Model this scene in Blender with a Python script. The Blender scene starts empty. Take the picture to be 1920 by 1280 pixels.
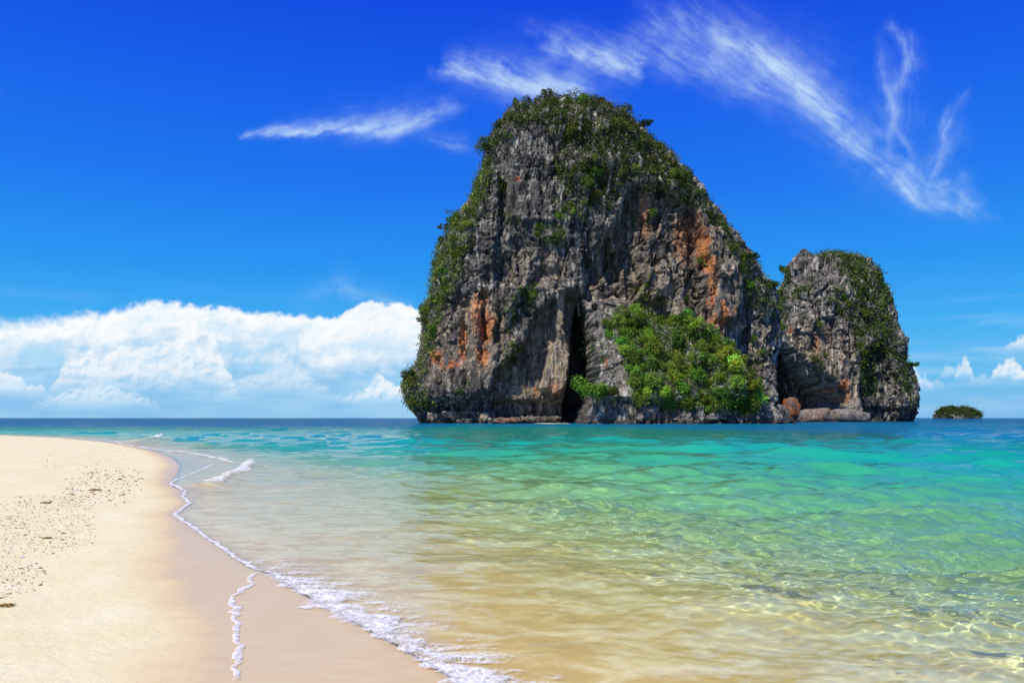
import bpy, math
import numpy as np
from mathutils import Vector

S = bpy.context.scene
COL = S.collection
RNG = np.random.default_rng(7)

# ------------------------------------------------------------------ camera
F = 28.0 / 36.0 * 1920.0          # focal length in photograph pixels
HOR = 783.0                       # horizon row
EYE = 1.65
cam = bpy.data.cameras.new('camera')
cam_o = bpy.data.objects.new('camera', cam)
COL.objects.link(cam_o)
S.camera = cam_o
cam.lens = 28.0
cam.sensor_width = 36.0
cam.shift_y = (HOR - 640.0) / 1920.0
cam.clip_start = 0.1
cam.clip_end = 80000.0
cam_o.location = (0, 0, EYE)
cam_o.rotation_euler = (math.pi / 2, 0, 0)

# ------------------------------------------------------------------ view
S.view_settings.view_transform = 'Standard'
S.view_settings.look = 'None'
S.view_settings.exposure = 0.0
S.view_settings.gamma = 1.0
S.view_settings.use_curve_mapping = False
S.render.engine = 'CYCLES'
S.cycles.max_bounces = 8
S.cycles.transparent_max_bounces = 24
S.cycles.sample_clamp_indirect = 4.0

# ------------------------------------------------------------------ sun
SUN_EL, SUN_AZ = math.radians(53), math.radians(-140)      # azimuth from +Y towards +X
sun_dir = Vector((math.sin(SUN_AZ) * math.cos(SUN_EL), math.cos(SUN_AZ) * math.cos(SUN_EL), math.sin(SUN_EL)))
sl = bpy.data.lights.new('sun', 'SUN')
sl.energy = 5.0
sl.angle = math.radians(0.5)
sl.color = (1.0, 0.95, 0.86)
sl.cycles.is_caustics_light = True
sun = bpy.data.objects.new('sun', sl)
COL.objects.link(sun)
sun.rotation_euler = (-sun_dir).to_track_quat('-Z', 'Y').to_euler()
sun.location = sun_dir * 500

# ================================================================== numpy noise
_pr = np.random.default_rng(99)
_PERM = _pr.permutation(4096).astype(np.int32)
_G = _pr.normal(size=(4096, 3)).astype(np.float32)
_G /= np.linalg.norm(_G, axis=1, keepdims=True)


def _h(ix, iy, iz):
    return _PERM[(_PERM[(_PERM[ix & 4095] + iy) & 4095] + iz) & 4095]


def gnoise(p, seed=0):
    """gradient noise in about -1..1; p (n,3)"""
    p = np.asarray(p, np.float32) + np.float32(seed * 17.37)
    i = np.floor(p).astype(np.int32)
    f = p - i
    w = f * f * f * (f * (f * 6 - 15) + 10)
    out = np.zeros(len(p), np.float32)
    for dx in (0, 1):
        wx = w[:, 0] if dx else 1 - w[:, 0]
        for dy in (0, 1):
            wy = w[:, 1] if dy else 1 - w[:, 1]
            for dz in (0, 1):
                wz = w[:, 2] if dz else 1 - w[:, 2]
                g = _G[_h(i[:, 0] + dx, i[:, 1] + dy, i[:, 2] + dz)]
                d = g[:, 0] * (f[:, 0] - dx) + g[:, 1] * (f[:, 1] - dy) + g[:, 2] * (f[:, 2] - dz)
                out += wx * wy * wz * d
    return out * 1.7


def fbm(p, octaves=4, seed=0, gain=0.5, lac=2.03, ridge=False):
    p = np.asarray(p, np.float32)
    a, s, out = 1.0, 0.0, np.zeros(len(p), np.float32)
    for k in range(octaves):
        n = gnoise(p, seed + k)
        if ridge:
            n = 1 - 2 * np.abs(n)
        out += a * n
        s += a
        a *= gain
        p = p * lac
    return out / s


def worley(p, seed=0):
    """F1, F2, cell random (3), offset from the cell's point"""
    p = np.asarray(p, np.float32) + np.float32(seed * 9.13)
    i = np.floor(p).astype(np.int32)
    n = len(p)
    f1 = np.full(n, 9, np.float32)
    f2 = np.full(n, 9, np.float32)
    rid = np.zeros(n, np.int32)
    off = np.zeros((n, 3), np.float32)
    for dx in (-1, 0, 1):
        for dy in (-1, 0, 1):
            for dz in (-1, 0, 1):
                h = _h(i[:, 0] + dx, i[:, 1] + dy, i[:, 2] + dz)
                c = i + np.array((dx, dy, dz)) + 0.5 + 0.42 * np.clip(_G[h], -1, 1)
                v = p - c
                d = np.sqrt((v * v).sum(1))
                m = d < f1
                f2 = np.where(m, f1, np.minimum(f2, d))
                f1 = np.where(m, d, f1)
                rid = np.where(m, h, rid)
                off[m] = v[m]
    return f1, f2, rid, off


def sstep(a, b, x):
    t = np.clip((x - a) / (b - a), 0, 1)
    return t * t * (3 - 2 * t)


def poly_sd(px, py, poly):
    """signed distance to a closed polygon, positive inside"""
    P = np.asarray(poly, np.float64)
    x = np.asarray(px, np.float64)
    y = np.asarray(py, np.float64)
    best = np.full(x.shape, 1e18)
    ins = np.zeros(x.shape, bool)
    for (ax, ay), (bx, by) in zip(P, np.roll(P, -1, 0)):
        ex, ey = bx - ax, by - ay
        t = np.clip(((x - ax) * ex + (y - ay) * ey) / (ex * ex + ey * ey + 1e-12), 0, 1)
        d = (x - ax - t * ex) ** 2 + (y - ay - t * ey) ** 2
        best = np.minimum(best, d)
        c = ((ay > y) != (by > y)) & (x < ex * (y - ay) / (ey if ey else 1e-12) + ax)
        ins ^= c
    d = np.sqrt(best)
    return np.where(ins, d, -d)


def line_dist(px, py, pts):
    """distance to a polyline and the position along it (0..1)"""
    P = np.asarray(pts, np.float64)
    seg = np.hypot(*np.diff(P, axis=0).T)
    cum = np.concatenate([[0], np.cumsum(seg)])
    best = np.full(px.shape, 1e18)
    along = np.zeros(px.shape)
    side = np.zeros(px.shape)
    for k in range(len(P) - 1):
        ax, ay = P[k]
        ex, ey = P[k + 1] - P[k]
        t = np.clip(((px - ax) * ex + (py - ay) * ey) / (ex * ex + ey * ey + 1e-12), 0, 1)
        d = (px - ax - t * ex) ** 2 + (py - ay - t * ey) ** 2
        m = d < best
        best = np.where(m, d, best)
        along = np.where(m, (cum[k] + t * seg[k]) / cum[-1], along)
        side = np.where(m, np.sign((px - ax) * ey - (py - ay) * ex), side)
    return np.sqrt(best), along, side


# ================================================================== mesh helpers
def mesh_np(name, verts, faces, smooth=True, mat=None):
    verts = np.ascontiguousarray(verts, np.float32)
    faces = np.ascontiguousarray(faces, np.int32)
    k = faces.shape[1]
    m = bpy.data.meshes.new(name)
    m.vertices.add(len(verts))
    m.vertices.foreach_set('co', verts.ravel())
    m.loops.add(faces.size)
    m.loops.foreach_set('vertex_index', faces.ravel())
    m.polygons.add(len(faces))
    m.polygons.foreach_set('loop_start', np.arange(0, faces.size, k, dtype=np.int32))
    m.polygons.foreach_set('loop_total', np.full(len(faces), k, np.int32))
    m.polygons.foreach_set('use_smooth', np.full(len(faces), smooth, bool))
    m.update(calc_edges=True)
    if mat:
        m.materials.append(mat)
    return m


def fattr(mesh, name, vals):
    a = mesh.attributes.new(name, 'FLOAT', 'POINT')
    a.data.foreach_set('value', np.ascontiguousarray(vals, np.float32))


def cattr(mesh, name, rgb):
    a = mesh.attributes.new(name, 'FLOAT_COLOR', 'POINT')
    c = np.ones((len(rgb), 4), np.float32)
    c[:, :3] = rgb
    a.data.foreach_set('color', c.ravel())


def link(name, mesh, parent=None, loc=None):
    o = bpy.data.objects.new(name, mesh)
    COL.objects.link(o)
    if parent:
        o.parent = parent
    if loc is not None:
        o.location = loc
    return o


def tag(o, label=None, cat=None, group=None, kind=None):
    if label:
        o['label'] = label
    if cat:
        o['category'] = cat
    if group:
        o['group'] = group
    if kind:
        o['kind'] = kind
    return o


def grid_faces(nr, nc, wrap=False):
    i = np.arange(nr * nc).reshape(nr, nc)
    if wrap:
        i = np.concatenate([i, i[:, :1]], 1)
    return np.stack([i[:-1, :-1], i[:-1, 1:], i[1:, 1:], i[1:, :-1]], -1).reshape(-1, 4)


class NT:
    """small node-tree builder"""
    def __init__(self, tree):
        self.t = tree
        tree.nodes.clear()

    def n(self, kind, **kw):
        nd = self.t.nodes.new(kind)
        for k, v in kw.items():
            if k.startswith('i_'):
                nd.inputs[k[2:].replace('_', ' ')].default_value = v
            else:
                setattr(nd, k, v)
        return nd

    def l(self, a, b):
        self.t.links.new(a, b)

    def math(self, op, a, b=None, clamp=False):
        nd = self.n('ShaderNodeMath', operation=op, use_clamp=clamp)
        for k, v in enumerate((a, b)):
            if v is None:
                continue
            if isinstance(v, (int, float)):
                nd.inputs[k].default_value = v
            else:
                self.l(v, nd.inputs[k])
        return nd.outputs[0]

    def mix(self, fac, a, b, blend='MIX'):
        nd = self.n('ShaderNodeMix', data_type='RGBA', blend_type=blend)
        for sock, v in ((nd.inputs[0], fac), (nd.inputs[6], a), (nd.inputs[7], b)):
            if isinstance(v, (int, float)):
                sock.default_value = v
            elif isinstance(v, tuple):
                sock.default_value = v if len(v) == 4 else v + (1,)
            else:
                self.l(v, sock)
        return nd.outputs[2]

    def ramp(self, fac, stops, interp='LINEAR'):
        nd = self.n('ShaderNodeValToRGB')
        cr = nd.color_ramp
        cr.interpolation = interp
        while len(cr.elements) < len(stops):
            cr.elements.new(0.5)
        for e, (p, c) in zip(cr.elements, stops):
            e.position = p
            e.color = (c, c, c, 1) if isinstance(c, (int, float)) else tuple(c) + (1,)
        self.l(fac, nd.inputs[0])
        return nd.outputs[0]

    def noise(self, vec, scale, detail=4, rough=0.55, dist=0.0):
        nd = self.n('ShaderNodeTexNoise')
        nd.inputs['Scale'].default_value = scale
        nd.inputs['Detail'].default_value = detail
        nd.inputs['Roughness'].default_value = rough
        nd.inputs['Distortion'].default_value = dist
        if vec is not None:
            self.l(vec, nd.inputs['Vector'])
        return nd.outputs[0]

    def mapping(self, vec, scale=(1, 1, 1), rot=(0, 0, 0), loc=(0, 0, 0)):
        nd = self.n('ShaderNodeMapping')
        nd.inputs['Scale'].default_value = scale
        nd.inputs['Rotation'].default_value = rot
        nd.inputs['Location'].default_value = loc
        self.l(vec, nd.inputs['Vector'])
        return nd.outputs[0]

    def bump(self, height, strength, dist, normal=None):
        nd = self.n('ShaderNodeBump')
        nd.inputs['Strength'].default_value = strength
        nd.inputs['Distance'].default_value = dist
        self.l(height, nd.inputs['Height'])
        if normal is not None:
            self.l(normal, nd.inputs['Normal'])
        return nd.outputs[0]

    def attr(self, name):
        return self.n('ShaderNodeAttribute', attribute_name=name)


def new_mat(name):
    m = bpy.data.materials.new(name)
    m.use_nodes = True
    return m, NT(m.node_tree)


def gx(px, d):
    return (px - 960.0) / F * d


def gz(py, d):
    return EYE + (HOR - py) / F * d


def gpt(px, py, z=0.0):
    """where the sight line of a photograph pixel meets the level z"""
    d = (EYE - z) * F / (py - HOR)
    return gx(px, d), d


# ================================================================== sky
def cloud_image():
    W_, H_ = 1900, 950
    az = np.radians(np.linspace(-60, 60, W_))
    el = np.radians(np.linspace(0, 60, H_))
    A, E_ = np.meshgrid(az, el)
    PX = (960 + F * np.tan(A)).astype(np.float32)
    PY = (HOR - F * np.tan(E_) / np.cos(A)).astype(np.float32)
    x, y = PX.ravel(), PY.ravel()
    n = len(x)
    deg = np.degrees(np.stack([A.ravel(), E_.ravel()], 1)).astype(np.float32)
    cov = np.zeros(n, np.float32)
    rgb = np.ones((n, 3), np.float32)

    def over(mask, a, c):
        ao = cov[mask]
        co = rgb[mask]
        out = a + ao * (1 - a)
        rgb[mask] = (c * a[:, None] + co * (ao * (1 - a))[:, None]) / np.maximum(out, 1e-5)[:, None]
        cov[mask] = out

    # ---- cirrus streaks
    def streak(pts, w0, w1, dens, along_freq=1.0, comb=(0, 0), seed=0, fall=1.0, edge=0.35, fray=1.0):
        P = np.asarray(pts, float)
        pad = 5 * max(w0, w1) + 30
        m = np.where((x > P[:, 0].min() - pad) & (x < P[:, 0].max() + pad) & (y > P[:, 1].min() - pad) & (y < P[:, 1].max() + pad))[0]
        q = np.stack([x[m], y[m], np.full(len(m), seed * 3.3)], 1)
        wx = fbm(q / 70.0, 4, seed + 11)
        wy = fbm(q / 70.0, 4, seed + 23)
        fx = x[m] + fray * 16 * wx
        fy = y[m] + fray * 16 * wy
        d, t, sd = line_dist(fx, fy, P)
        wid = w0 + (w1 - w0) * t
        body = np.exp(-np.clip(d / wid, 0, 6) ** 1.6 * np.where(sd * fall > 0, 1.0, 2.2))
        L = np.hypot(*(P[-1] - P[0]))
        dirv = (P[-1] - P[0]) / L
        c_, s_ = math.cos(comb[1]), math.sin(comb[1])
        dx, dy = dirv[0] * c_ - dirv[1] * s_, dirv[0] * s_ + dirv[1] * c_
        lumpw = fbm(q / 26.0, 4, seed + 80)
        u = (x[m] * dx + y[m] * dy) / 110.0 + 0.4 * wx
        v = (-x[m] * dy + y[m] * dx) / 11.0 + 1.5 * wy + .35 * lumpw
        fib = 0.5 + 0.5 * fbm(np.stack([u, v, np.full(len(m), seed * 1.7)], 1), 5, seed + 40, 0.6)
        lump = 0.5 + 0.5 * fbm(q / 45.0, 5, seed + 60, 0.55)
        tw = t + .10 * wx
        ends = sstep(0, edge * 1.6, tw) * sstep(0, edge * 1.6, 1 - tw)
        a = dens * body * ends * (.22 + 1.05 * sstep(.2, .9, fib)) * (.10 + 1.35 * sstep(.15, .9, lump))
        a = .80 * (1 - np.exp(-1.0 * a))
        over(m, a.astype(np.float32), np.array([0.68, 0.89, 1.0], np.float32) * np.ones((len(m), 1), np.float32))

    streak([(455, 258), (560, 246), (650, 244), (730, 246), (795, 232), (840, 204), (880, 196)], 8, 20, 1.5, seed=1, comb=(0, -.2), edge=.12)
    streak([(640, 246), (735, 238), (790, 212), (850, 208)], 22, 26, .55, seed=2, comb=(0, -.3))
    streak([(760, 250), (820, 262), (890, 292), (940, 300)], 18, 22, .30, seed=3)
    streak([(820, 122), (880, 138), (940, 150), (1000, 158), (1060, 176), (1120, 190)], 22, 30, 1.7, seed=4, comb=(0, .15), edge=.12)
    streak([(860, 150), (950, 180), (1080, 190), (1200, 170)], 26, 40, .35, seed=44, comb=(0, .15), edge=.25)
    streak([(1000, 70), (1040, 92), (1090, 108), (1150, 120), (1230, 138)], 24, 30, 1.6, seed=5, comb=(0, .2), edge=.15)
    streak([(1030, 55), (1060, 90), (1110, 110)], 14, 10, .5, seed=45, comb=(0, .4))
    streak([(1120, 60), (1240, 110), (1360, 150), (1500, 190)], 50, 30, .45, seed=6, comb=(0, .2), edge=.25)
    streak([(1230, 20), (1330, 70), (1420, 108), (1470, 135), (1515, 185), (1560, 228), (1610, 275), (1660, 325), (1705, 352), (1765, 378), (1850, 408), (1900, 420)], 38, 20, 1.25, seed=7, comb=(0, .1), edge=.16, fray=1.5)
    streak([(1390, 100), (1440, 110), (1490, 140), (1530, 195), (1580, 245)], 16, 12, 1.0, seed=8, edge=.25)
    streak([(1150, 30), (1300, 80), (1430, 150), (1560, 235)], 60, 55, .45, seed=9, comb=(0, .15), edge=.2)
    streak([(1655, 40), (1652, 90), (1658, 150), (1668, 210), (1664, 270), (1656, 320)], 12, 12, .62, seed=10, fray=1.1)
    streak([(1640, 55), (1672, 58), (1700, 82), (1706, 108), (1684, 150), (1668, 200)], 14, 12, .62, seed=12, fray=1.1, edge=.2)
    streak([(1664, 200), (1682, 245), (1705, 285), (1720, 330)], 9, 8, .4, seed=13)
    streak([(1825, 150), (1790, 195), (1764, 238), (1768, 280), (1750, 320), (1722, 360)], 11, 16, .70, seed=14, fray=1.2, edge=.22)
    streak([(1830, 305), (1790, 345), (1745, 360), (1700, 356)], 16, 18, .8, seed=15)
    streak([(1690, 345), (1715, 380), (1745, 415)], 12, 14, .45, seed=16)
    streak([(520, 575), (640, 545), (760, 580)], 22, 30, .28, seed=17)
    streak([(640, 545), (720, 565), (800, 600)], 10, 12, .55, seed=18)
    for pts, w_, sd_ in (([(1180, 30), (1330, 85), (1470, 140), (1560, 235), (1660, 330), (1765, 385), (1850, 412)], 75, 61), ([(820, 130), (960, 160), (1100, 150), (1220, 140)], 60, 62),
                        ([(520, 250), (720, 240), (860, 225)], 40, 63), ([(1665, 60), (1680, 160), (1675, 300)], 40, 64), ([(1800, 190), (1765, 280), (1740, 360)], 36, 65)):
        streak(pts, w_, w_ * .8, .22, seed=sd_, edge=.3, fray=1.5)
    # streaks that lie outside the frame
    streak([(-700, 160), (-400, 120), (-150, 190), (60, 180)], 40, 20, .35, seed=19)
    streak([(2000, 250), (2300, 180), (2700, 260)], 40, 30, .6, seed=20)
    streak([(300, -420), (800, -520), (1500, -470)], 60, 40, .6, seed=21)
    # pale veils over the low sky
    m = np.where(deg[:, 1] < 9)[0]
    q = np.stack([deg[m, 0] / 9, deg[m, 1] / 0.9, np.zeros(len(m))], 1)
    veil = sstep(0.02, 0.6, fbm(q, 5, 71)) * np.exp(-((deg[m, 1] - 4.0) / 2.6) ** 2) * 0.32
    veil = np.maximum(veil, 0.0)
    over(m, veil.astype(np.float32), np.array([.72, .90, 1.0], np.float32) * np.ones((len(m), 1), np.float32))

    # ---- cumulus
    def billow(X_, Y_, scale, seed, oct_=5):
        q_ = np.stack([X_ / scale, Y_ / scale * 1.15, np.full(len(X_), seed * 3.7)], 1).astype(np.float32)
        out_b, amp, tot = np.zeros(len(X_), np.float32), 1.0, 0.0
        for k_ in range(oct_):
            out_b += amp * (1 - 2.2 * np.abs(gnoise(q_, seed + k_)))
            tot += amp
            amp *= .47
            q_ = q_ * 2.07 + .31
        return out_b / tot

    def tower(x0, x1, y0_, tops, base, seed, scale=26., rough=10., soft=3., alpha=.9, low=(.44, .70, .92), top=(.985, .99, 1.0), fade=30.):
        """a cauliflower cloud: outline and self-shading come from one billow field lit from the upper left"""
        m_ = np.where((x > x0) & (x < x1) & (y > y0_) & (y < HOR))[0]
        X_, Y_ = x[m_], y[m_]
        b = billow(X_, Y_, scale, seed)
        b2 = billow(X_ - 3.5, Y_ - 5.0, scale, seed, 4)
        b1 = billow(X_, Y_, scale, seed, 4)
        tx, ty = zip(*tops)
        T_ = np.interp(X_, tx, ty)
        d_ = Y_ - T_ + rough * (b - .15)
        a_ = sstep(-soft, soft, d_) * (1 - sstep(base - fade, base + 4, Y_ + 8 * b))
        sh_ = np.clip(.76 + .72 * (b1 - b2) + .20 * (b - .2) + .42 * fbm(np.stack([X_ / 40, Y_ / 26, np.full(len(X_), seed)], 1), 3, seed + 60) - .75 * sstep(.25, 1.05, (Y_ - T_) / np.maximum(base - T_, 12)), 0, 1)[:, None]
        c_ = np.array(low) * (1 - sh_) + np.array(top) * sh_
        over(m_, (a_ * alpha).astype(np.float32), c_.astype(np.float32))

    # great anvil bank on the left
    m = np.where((x > -1500) & (x < 960) & (y > 520) & (y <= HOR))[0]
    xm, ym = x[m], y[m]
    prof = np.interp(xm, [-1500, -900, -500, -200, 0, 60, 120, 200, 250, 290, 330, 372, 410, 450, 520, 570, 620, 645, 665, 700, 740, 780, 820, 880, 960],
                     [690, 660, 640, 622, 612, 606, 599, 588, 576, 569, 572, 579, 578, 586, 594, 597, 600, 596, 582, 571, 572, 580, 597, 650, 720])
    q = np.stack([xm, ym, np.zeros(len(m))], 1)
    bil = 1 - np.abs(fbm(q / 40.0, 5, 81, .55)) * 2
    big = fbm(q / np.array([150, 60, 1]), 5, 91)
    crisp = np.interp(xm, [-600, 0, 230, 350, 560, 650, 800], [26, 18, 11, 5.5, 6.0, 4, 5])
    d = ym - prof + 11 * (bil - .6) + 7 * fbm(q / 14., 4, 85)
    a = sstep(-crisp, crisp, d)
    # white body thins into blue haze towards the sea
    depth = (ym - prof) / (HOR - prof)
    body = depth + .50 * big + .16 * fbm(q / 30., 5, 97) + .10 * (bil - .6)
    white = 1.0 - sstep(.08, .66, body)
    hazy = np.array([.27, .55, .85]) + np.array([.22, .20, .09]) * sstep(-.45, .5, big + .35 * fbm(q / np.array([120, 9, 1]), 4, 95))[:, None]
    bl = billow(xm, ym, 44., 141, 4)
    shade = np.clip(sstep(-.05, .75, fbm(q / np.array([70, 34, 1]), 6, 99, .6) + .25 * depth) - .55 * (bl - billow(xm - 5, ym - 6, 44., 141, 4)), 0, 1)[:, None]
    wcol = np.array([.97, .985, 1.0]) - np.array([.46, .22, .055]) * shade
    c = hazy * (1 - white[:, None]) + wcol * white[:, None]
    a = a * (1 - .45 * sstep(.6, 1.0, depth)) * (.80 + .2 * white)
    a = a * sstep(960, 860, xm)
    over(m, a.astype(np.float32), c.astype(np.float32))
    # towers inside and before the bank
    tower(560, 930, 540, [(560, 640), (625, 612), (648, 590), (690, 571), (740, 574), (785, 590), (850, 640), (930, 720)], 690, 6, 40, 12, 3, .85, (.62, .82, .96), fade=70)
    tower(180, 470, 560, [(180, 640), (225, 592), (285, 570), (340, 577), (380, 580), (430, 600), (470, 640)], 650, 16, 46, 11, 5, .45, (.66, .84, .96), fade=60)
    tower(90, 450, 610, [(90, 742), (120, 690), (150, 673), (185, 684), (225, 656), (300, 652), (335, 640), (372, 622), (402, 640), (420, 690), (450, 742)], 756, 5, 34, 15, 5, .75, fade=60)
    tower(400, 640, 640, [(400, 745), (440, 725), (490, 700), (530, 668), (552, 690), (600, 722), (640, 745)], 762, 8, 28, 14, 7, .4, fade=45)
    tower(640, 830, 680, [(640, 752), (684, 738), (700, 716), (714, 702), (730, 722), (765, 728), (800, 740), (830, 756)], 764, 7, 22, 12, 4, .75, (.40, .68, .92), fade=30)
    tower(60, 300, 700, [(60, 765), (130, 738), (200, 728), (260, 745), (300, 765)], 776, 18, 18, 12, 6, .45, fade=30)
    tower(-900, 100, 600, [(-900, 740), (-700, 690), (-520, 660), (-380, 700), (-200, 690), (-60, 720), (0, 700), (60, 720), (100, 745)], 765, 19, 30, 16, 4, .7, fade=60)
    # thin grey blue bars
    for cx, cy, wx_, wy_, al in ((40, 695, 70, 5, .5), (610, 717, 34, 6, .6), (455, 700, 26, 4, .5), (380, 640, 14, 16, .35), (150, 708, 60, 4, .3)):
        mm = np.where((np.abs(x - cx) < 3 * wx_) & (np.abs(y - cy) < 4 * wy_))[0]
        qq = np.stack([x[mm] / 26, y[mm] / 7, np.full(len(mm), cx)], 1)
        g = np.exp(-((x[mm] - cx) / wx_) ** 2 - ((y[mm] - cy + 5 * fbm(qq, 3, 3)) / wy_) ** 2)
        over(mm, (al * sstep(.15, .8, g)).astype(np.float32), np.array([.27, .54, .83], np.float32) * np.ones((len(mm), 1), np.float32))
    # small fair-weather clouds on the right
    for k, (x0, x1, t0, b0, al) in enumerate((
            (1692, 1726, 684, 716, .75), (1712, 1750, 704, 732, .5), (1764, 1796, 686, 706, .55), (1792, 1824, 672, 710, .75),
            (1858, 1924, 676, 712, .95), (1900, 2000, 684, 716, .9), (1888, 1970, 630, 656, .8), (1740, 1770, 712, 730, .3), (1815, 1860, 704, 722, .3),
            (2050, 2300, 660, 718, .9), (2400, 2900, 630, 725, .9))):
        w_ = x1 - x0
        tower(x0 - 8, x1 + 8, t0 - 20, [(x0 - 8, b0 + 18), (x0 - 2, b0), (x0 + .12 * w_, b0 - .45 * (b0 - t0)), (x0 + .30 * w_, t0 + .28 * (b0 - t0)), (x0 + .45 * w_, t0 + 2), (x0 + .62 * w_, t0), (x0 + .74 * w_, t0 + .22 * (b0 - t0)), (x0 + .90 * w_, t0 + .55 * (b0 - t0)), (x1 + 2, b0), (x1 + 8, b0 + 18)], b0 + 6, 50 + k, 18, 11, 5, al * .85, (.52, .75, .93), (.95, .97, .99), fade=16)
    # a pale bank of haze low on the right
    mm = np.where((x > 1300) & (y > 600) & (y < HOR))[0]
    qq = np.stack([x[mm] / 150, y[mm] / 16, np.full(len(mm), 4.)], 1)
    over(mm, (.55 * sstep(-.25, .6, fbm(qq, 5, 131)) * sstep(625, 680, y[mm]) * sstep(1300, 1650, x[mm])).astype(np.float32), np.array([.36, .63, .89], np.float32) * np.ones((len(mm), 1), np.float32))
    # the image runs on to 60 degrees up with clear sky
    out = np.zeros((n, 4), np.float32)
    out[:, :3] = rgb
    out[:, 3] = cov * (1 - sstep(48, 58, deg[:, 1]))
    img = bpy.data.images.new('cloud_field', W_, H_, alpha=True, float_buffer=True)
    img.colorspace_settings.name = 'Non-Color'
    img.alpha_mode = 'CHANNEL_PACKED'
    img.pixels.foreach_set(out.ravel())
    img.update()
    img.pack()
    return img


def build_world():
    w = bpy.data.worlds.new('World')
    S.world = w
    w.use_nodes = True
    t = NT(w.node_tree)
    out = t.n('ShaderNodeOutputWorld')
    bg = t.n('ShaderNodeBackground')
    t.l(bg.outputs[0], out.inputs[0])
    nish = t.n('ShaderNodeTexSky', sky_type='NISHITA')
    nish.sun_disc = False
    nish.sun_elevation = SUN_EL
    nish.sun_rotation = SUN_AZ
    nish.air_density = 1.0
    nish.dust_density = 0.3
    nish.ozone_density = 4.0
    tc = t.n('ShaderNodeTexCoord')
    sep = t.n('ShaderNodeSeparateXYZ')
    t.l(tc.outputs['Generated'], sep.inputs[0])
    el = t.math('ARCSINE', sep.outputs[2])
    eld = t.math('MULTIPLY', el, 180 / math.pi)
    az = t.math('MULTIPLY', t.math('ARCTAN2', sep.outputs[0], sep.outputs[1]), 180 / math.pi)
    # deep polarised blue of the photograph: the physical sky graded by height above the horizon
    fac = t.math('DIVIDE', eld, 60.0, True)
    ramp = t.ramp(fac, [(0.0, (.20, .50, .84)), (.05, (.12, .50, .88)), (.10, (.045, .43, .90)), (.17, (.014, .30, .90)),
                        (.26, (.007, .185, .87)), (.36, (.004, .115, .84)), (.46, (.002, .064, .76)), (1.0, (.003, .045, .44))])
    scl = t.mix(1.0, nish.outputs[0], (.1, .1, .1), 'MULTIPLY')
    sky = t.mix(.95, scl, ramp)
    u = t.math('DIVIDE', t.math('PINGPONG', t.math('ADD', az, 60.0), 120.0), 120.0)
    v = t.math('DIVIDE', eld, 60.0, True)
    cb = t.n('ShaderNodeCombineXYZ')
    t.l(u, cb.inputs[0])
    t.l(v, cb.inputs[1])
    im = t.n('ShaderNodeTexImage', interpolation='Linear', extension='EXTEND')
    im.image = cloud_image()
    t.l(cb.outputs[0], im.inputs[0])
    t.l(t.mix(im.outputs[1], sky, im.outputs[0]), bg.inputs[0])
    bg.inputs[1].default_value = 1.0


build_world()

# ================================================================== beach and sea bed
SHORE_PX = [(860, 1280), (825, 1258), (790, 1238), (745, 1212), (700, 1186), (650, 1160), (600, 1133), (560, 1110), (530, 1092), (505, 1076), (470, 1066), (440, 1046), (420, 1032),
            (385, 1008), (362, 992), (350, 983), (322, 964), (340, 953), (352, 944), (340, 930), (345, 921), (318, 907), (332, 888), (338, 872), (322, 857), (290, 845), (220, 830), (120, 821), (0, 815.5), (-150, 812)]
SHORE = [gpt(*p) for p in SHORE_PX]
SHORE = [(14, -30), (6, -8), (3.2, 0.5), (1.6, 2.4), (.5, 3.9)] + SHORE + [(-110, 96), (-220, 120), (-500, 150)]
LAND = SHORE + [(-900, 150), (-900, -300), (14, -300)]


def shore_dist(X, Y):
    """positive in the water"""
    return -poly_sd(X, Y, LAND)


def bed_height(X, Y, s):
    d = np.where(s > 0,
                 -(0.045 * np.minimum(s, 3) + 0.085 * np.clip(s - 3, 0, 15) + 0.045 * np.clip(s - 18, 0, 60) + .010 * np.clip(s - 78, 0, 200)
                   + .10 * np.clip(X * .85 + Y * .2 - 13, 0, 40) * sstep(0, 12, s) + .035 * np.clip(np.hypot(X, Y) - 240, 0, 300) + .05 * np.clip(Y - 23, 0, 34) * sstep(1, 7, s) * sstep(.12, -.05, X / np.maximum(Y, 1)) + .06 * np.clip(Y - 85, 0, 200) * sstep(-.05, -.16, X / np.maximum(Y, 1)) * sstep(0, 12, s)),
                 0.0)
    l_ = -s
    h = 0.022 * np.minimum(l_, 2.0) + 0.045 * np.clip(l_ - 2.0, 0, 5) + .022 * np.clip(l_ - 7, 0, 12)
    z = np.where(s > 0, d - .028 * sstep(0, .12, s), h + .014 * sstep(0, .06, l_))
    q = np.stack([X, Y, np.zeros_like(X)], 1)
    z = z + sstep(1.0, 5, l_) * (.035 * fbm(q / 3.0, 3, 5) + .012 * fbm(q / .7, 3, 15))
    z = z + sstep(1.0, 6, s) * .05 * fbm(q / 2.2, 3, 25)
    return z


def polar(thetas, radii):
    T, R = np.meshgrid(np.radians(thetas), radii)
    return (R * np.sin(T)).ravel(), (R * np.cos(T)).ravel(), R.ravel()


def fan_angles(dense, half, n, outer):
    a = np.linspace(-half, half, n)
    b = half + (outer - half) * (np.linspace(0, 1, 40)[1:] ** 1.5)
    return np.concatenate([-b[::-1], a, b])


def wet_amount(X, Y, s):
    """1 on the wet swash zone, 0 on dry sand; s is the distance into the water"""
    q = np.stack([X, Y, np.zeros_like(X)], 1)
    lim = np.interp(Y, [0, 4.9, 6.6, 7.9, 9.4, 10.3, 12.5, 14, 18, 24, 30, 60, 90], [1.75, 1.65, 1.3, 1.1, 1.0, .75, .45, .35, .45, .6, .6, .6, .6])
    n = fbm(q / 1.1, 4, 33) * .32 + fbm(q / .25, 3, 37) * .08
    return sstep(-lim - .35, -lim + .40, s + n * np.clip(lim, .3, 1))


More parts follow.
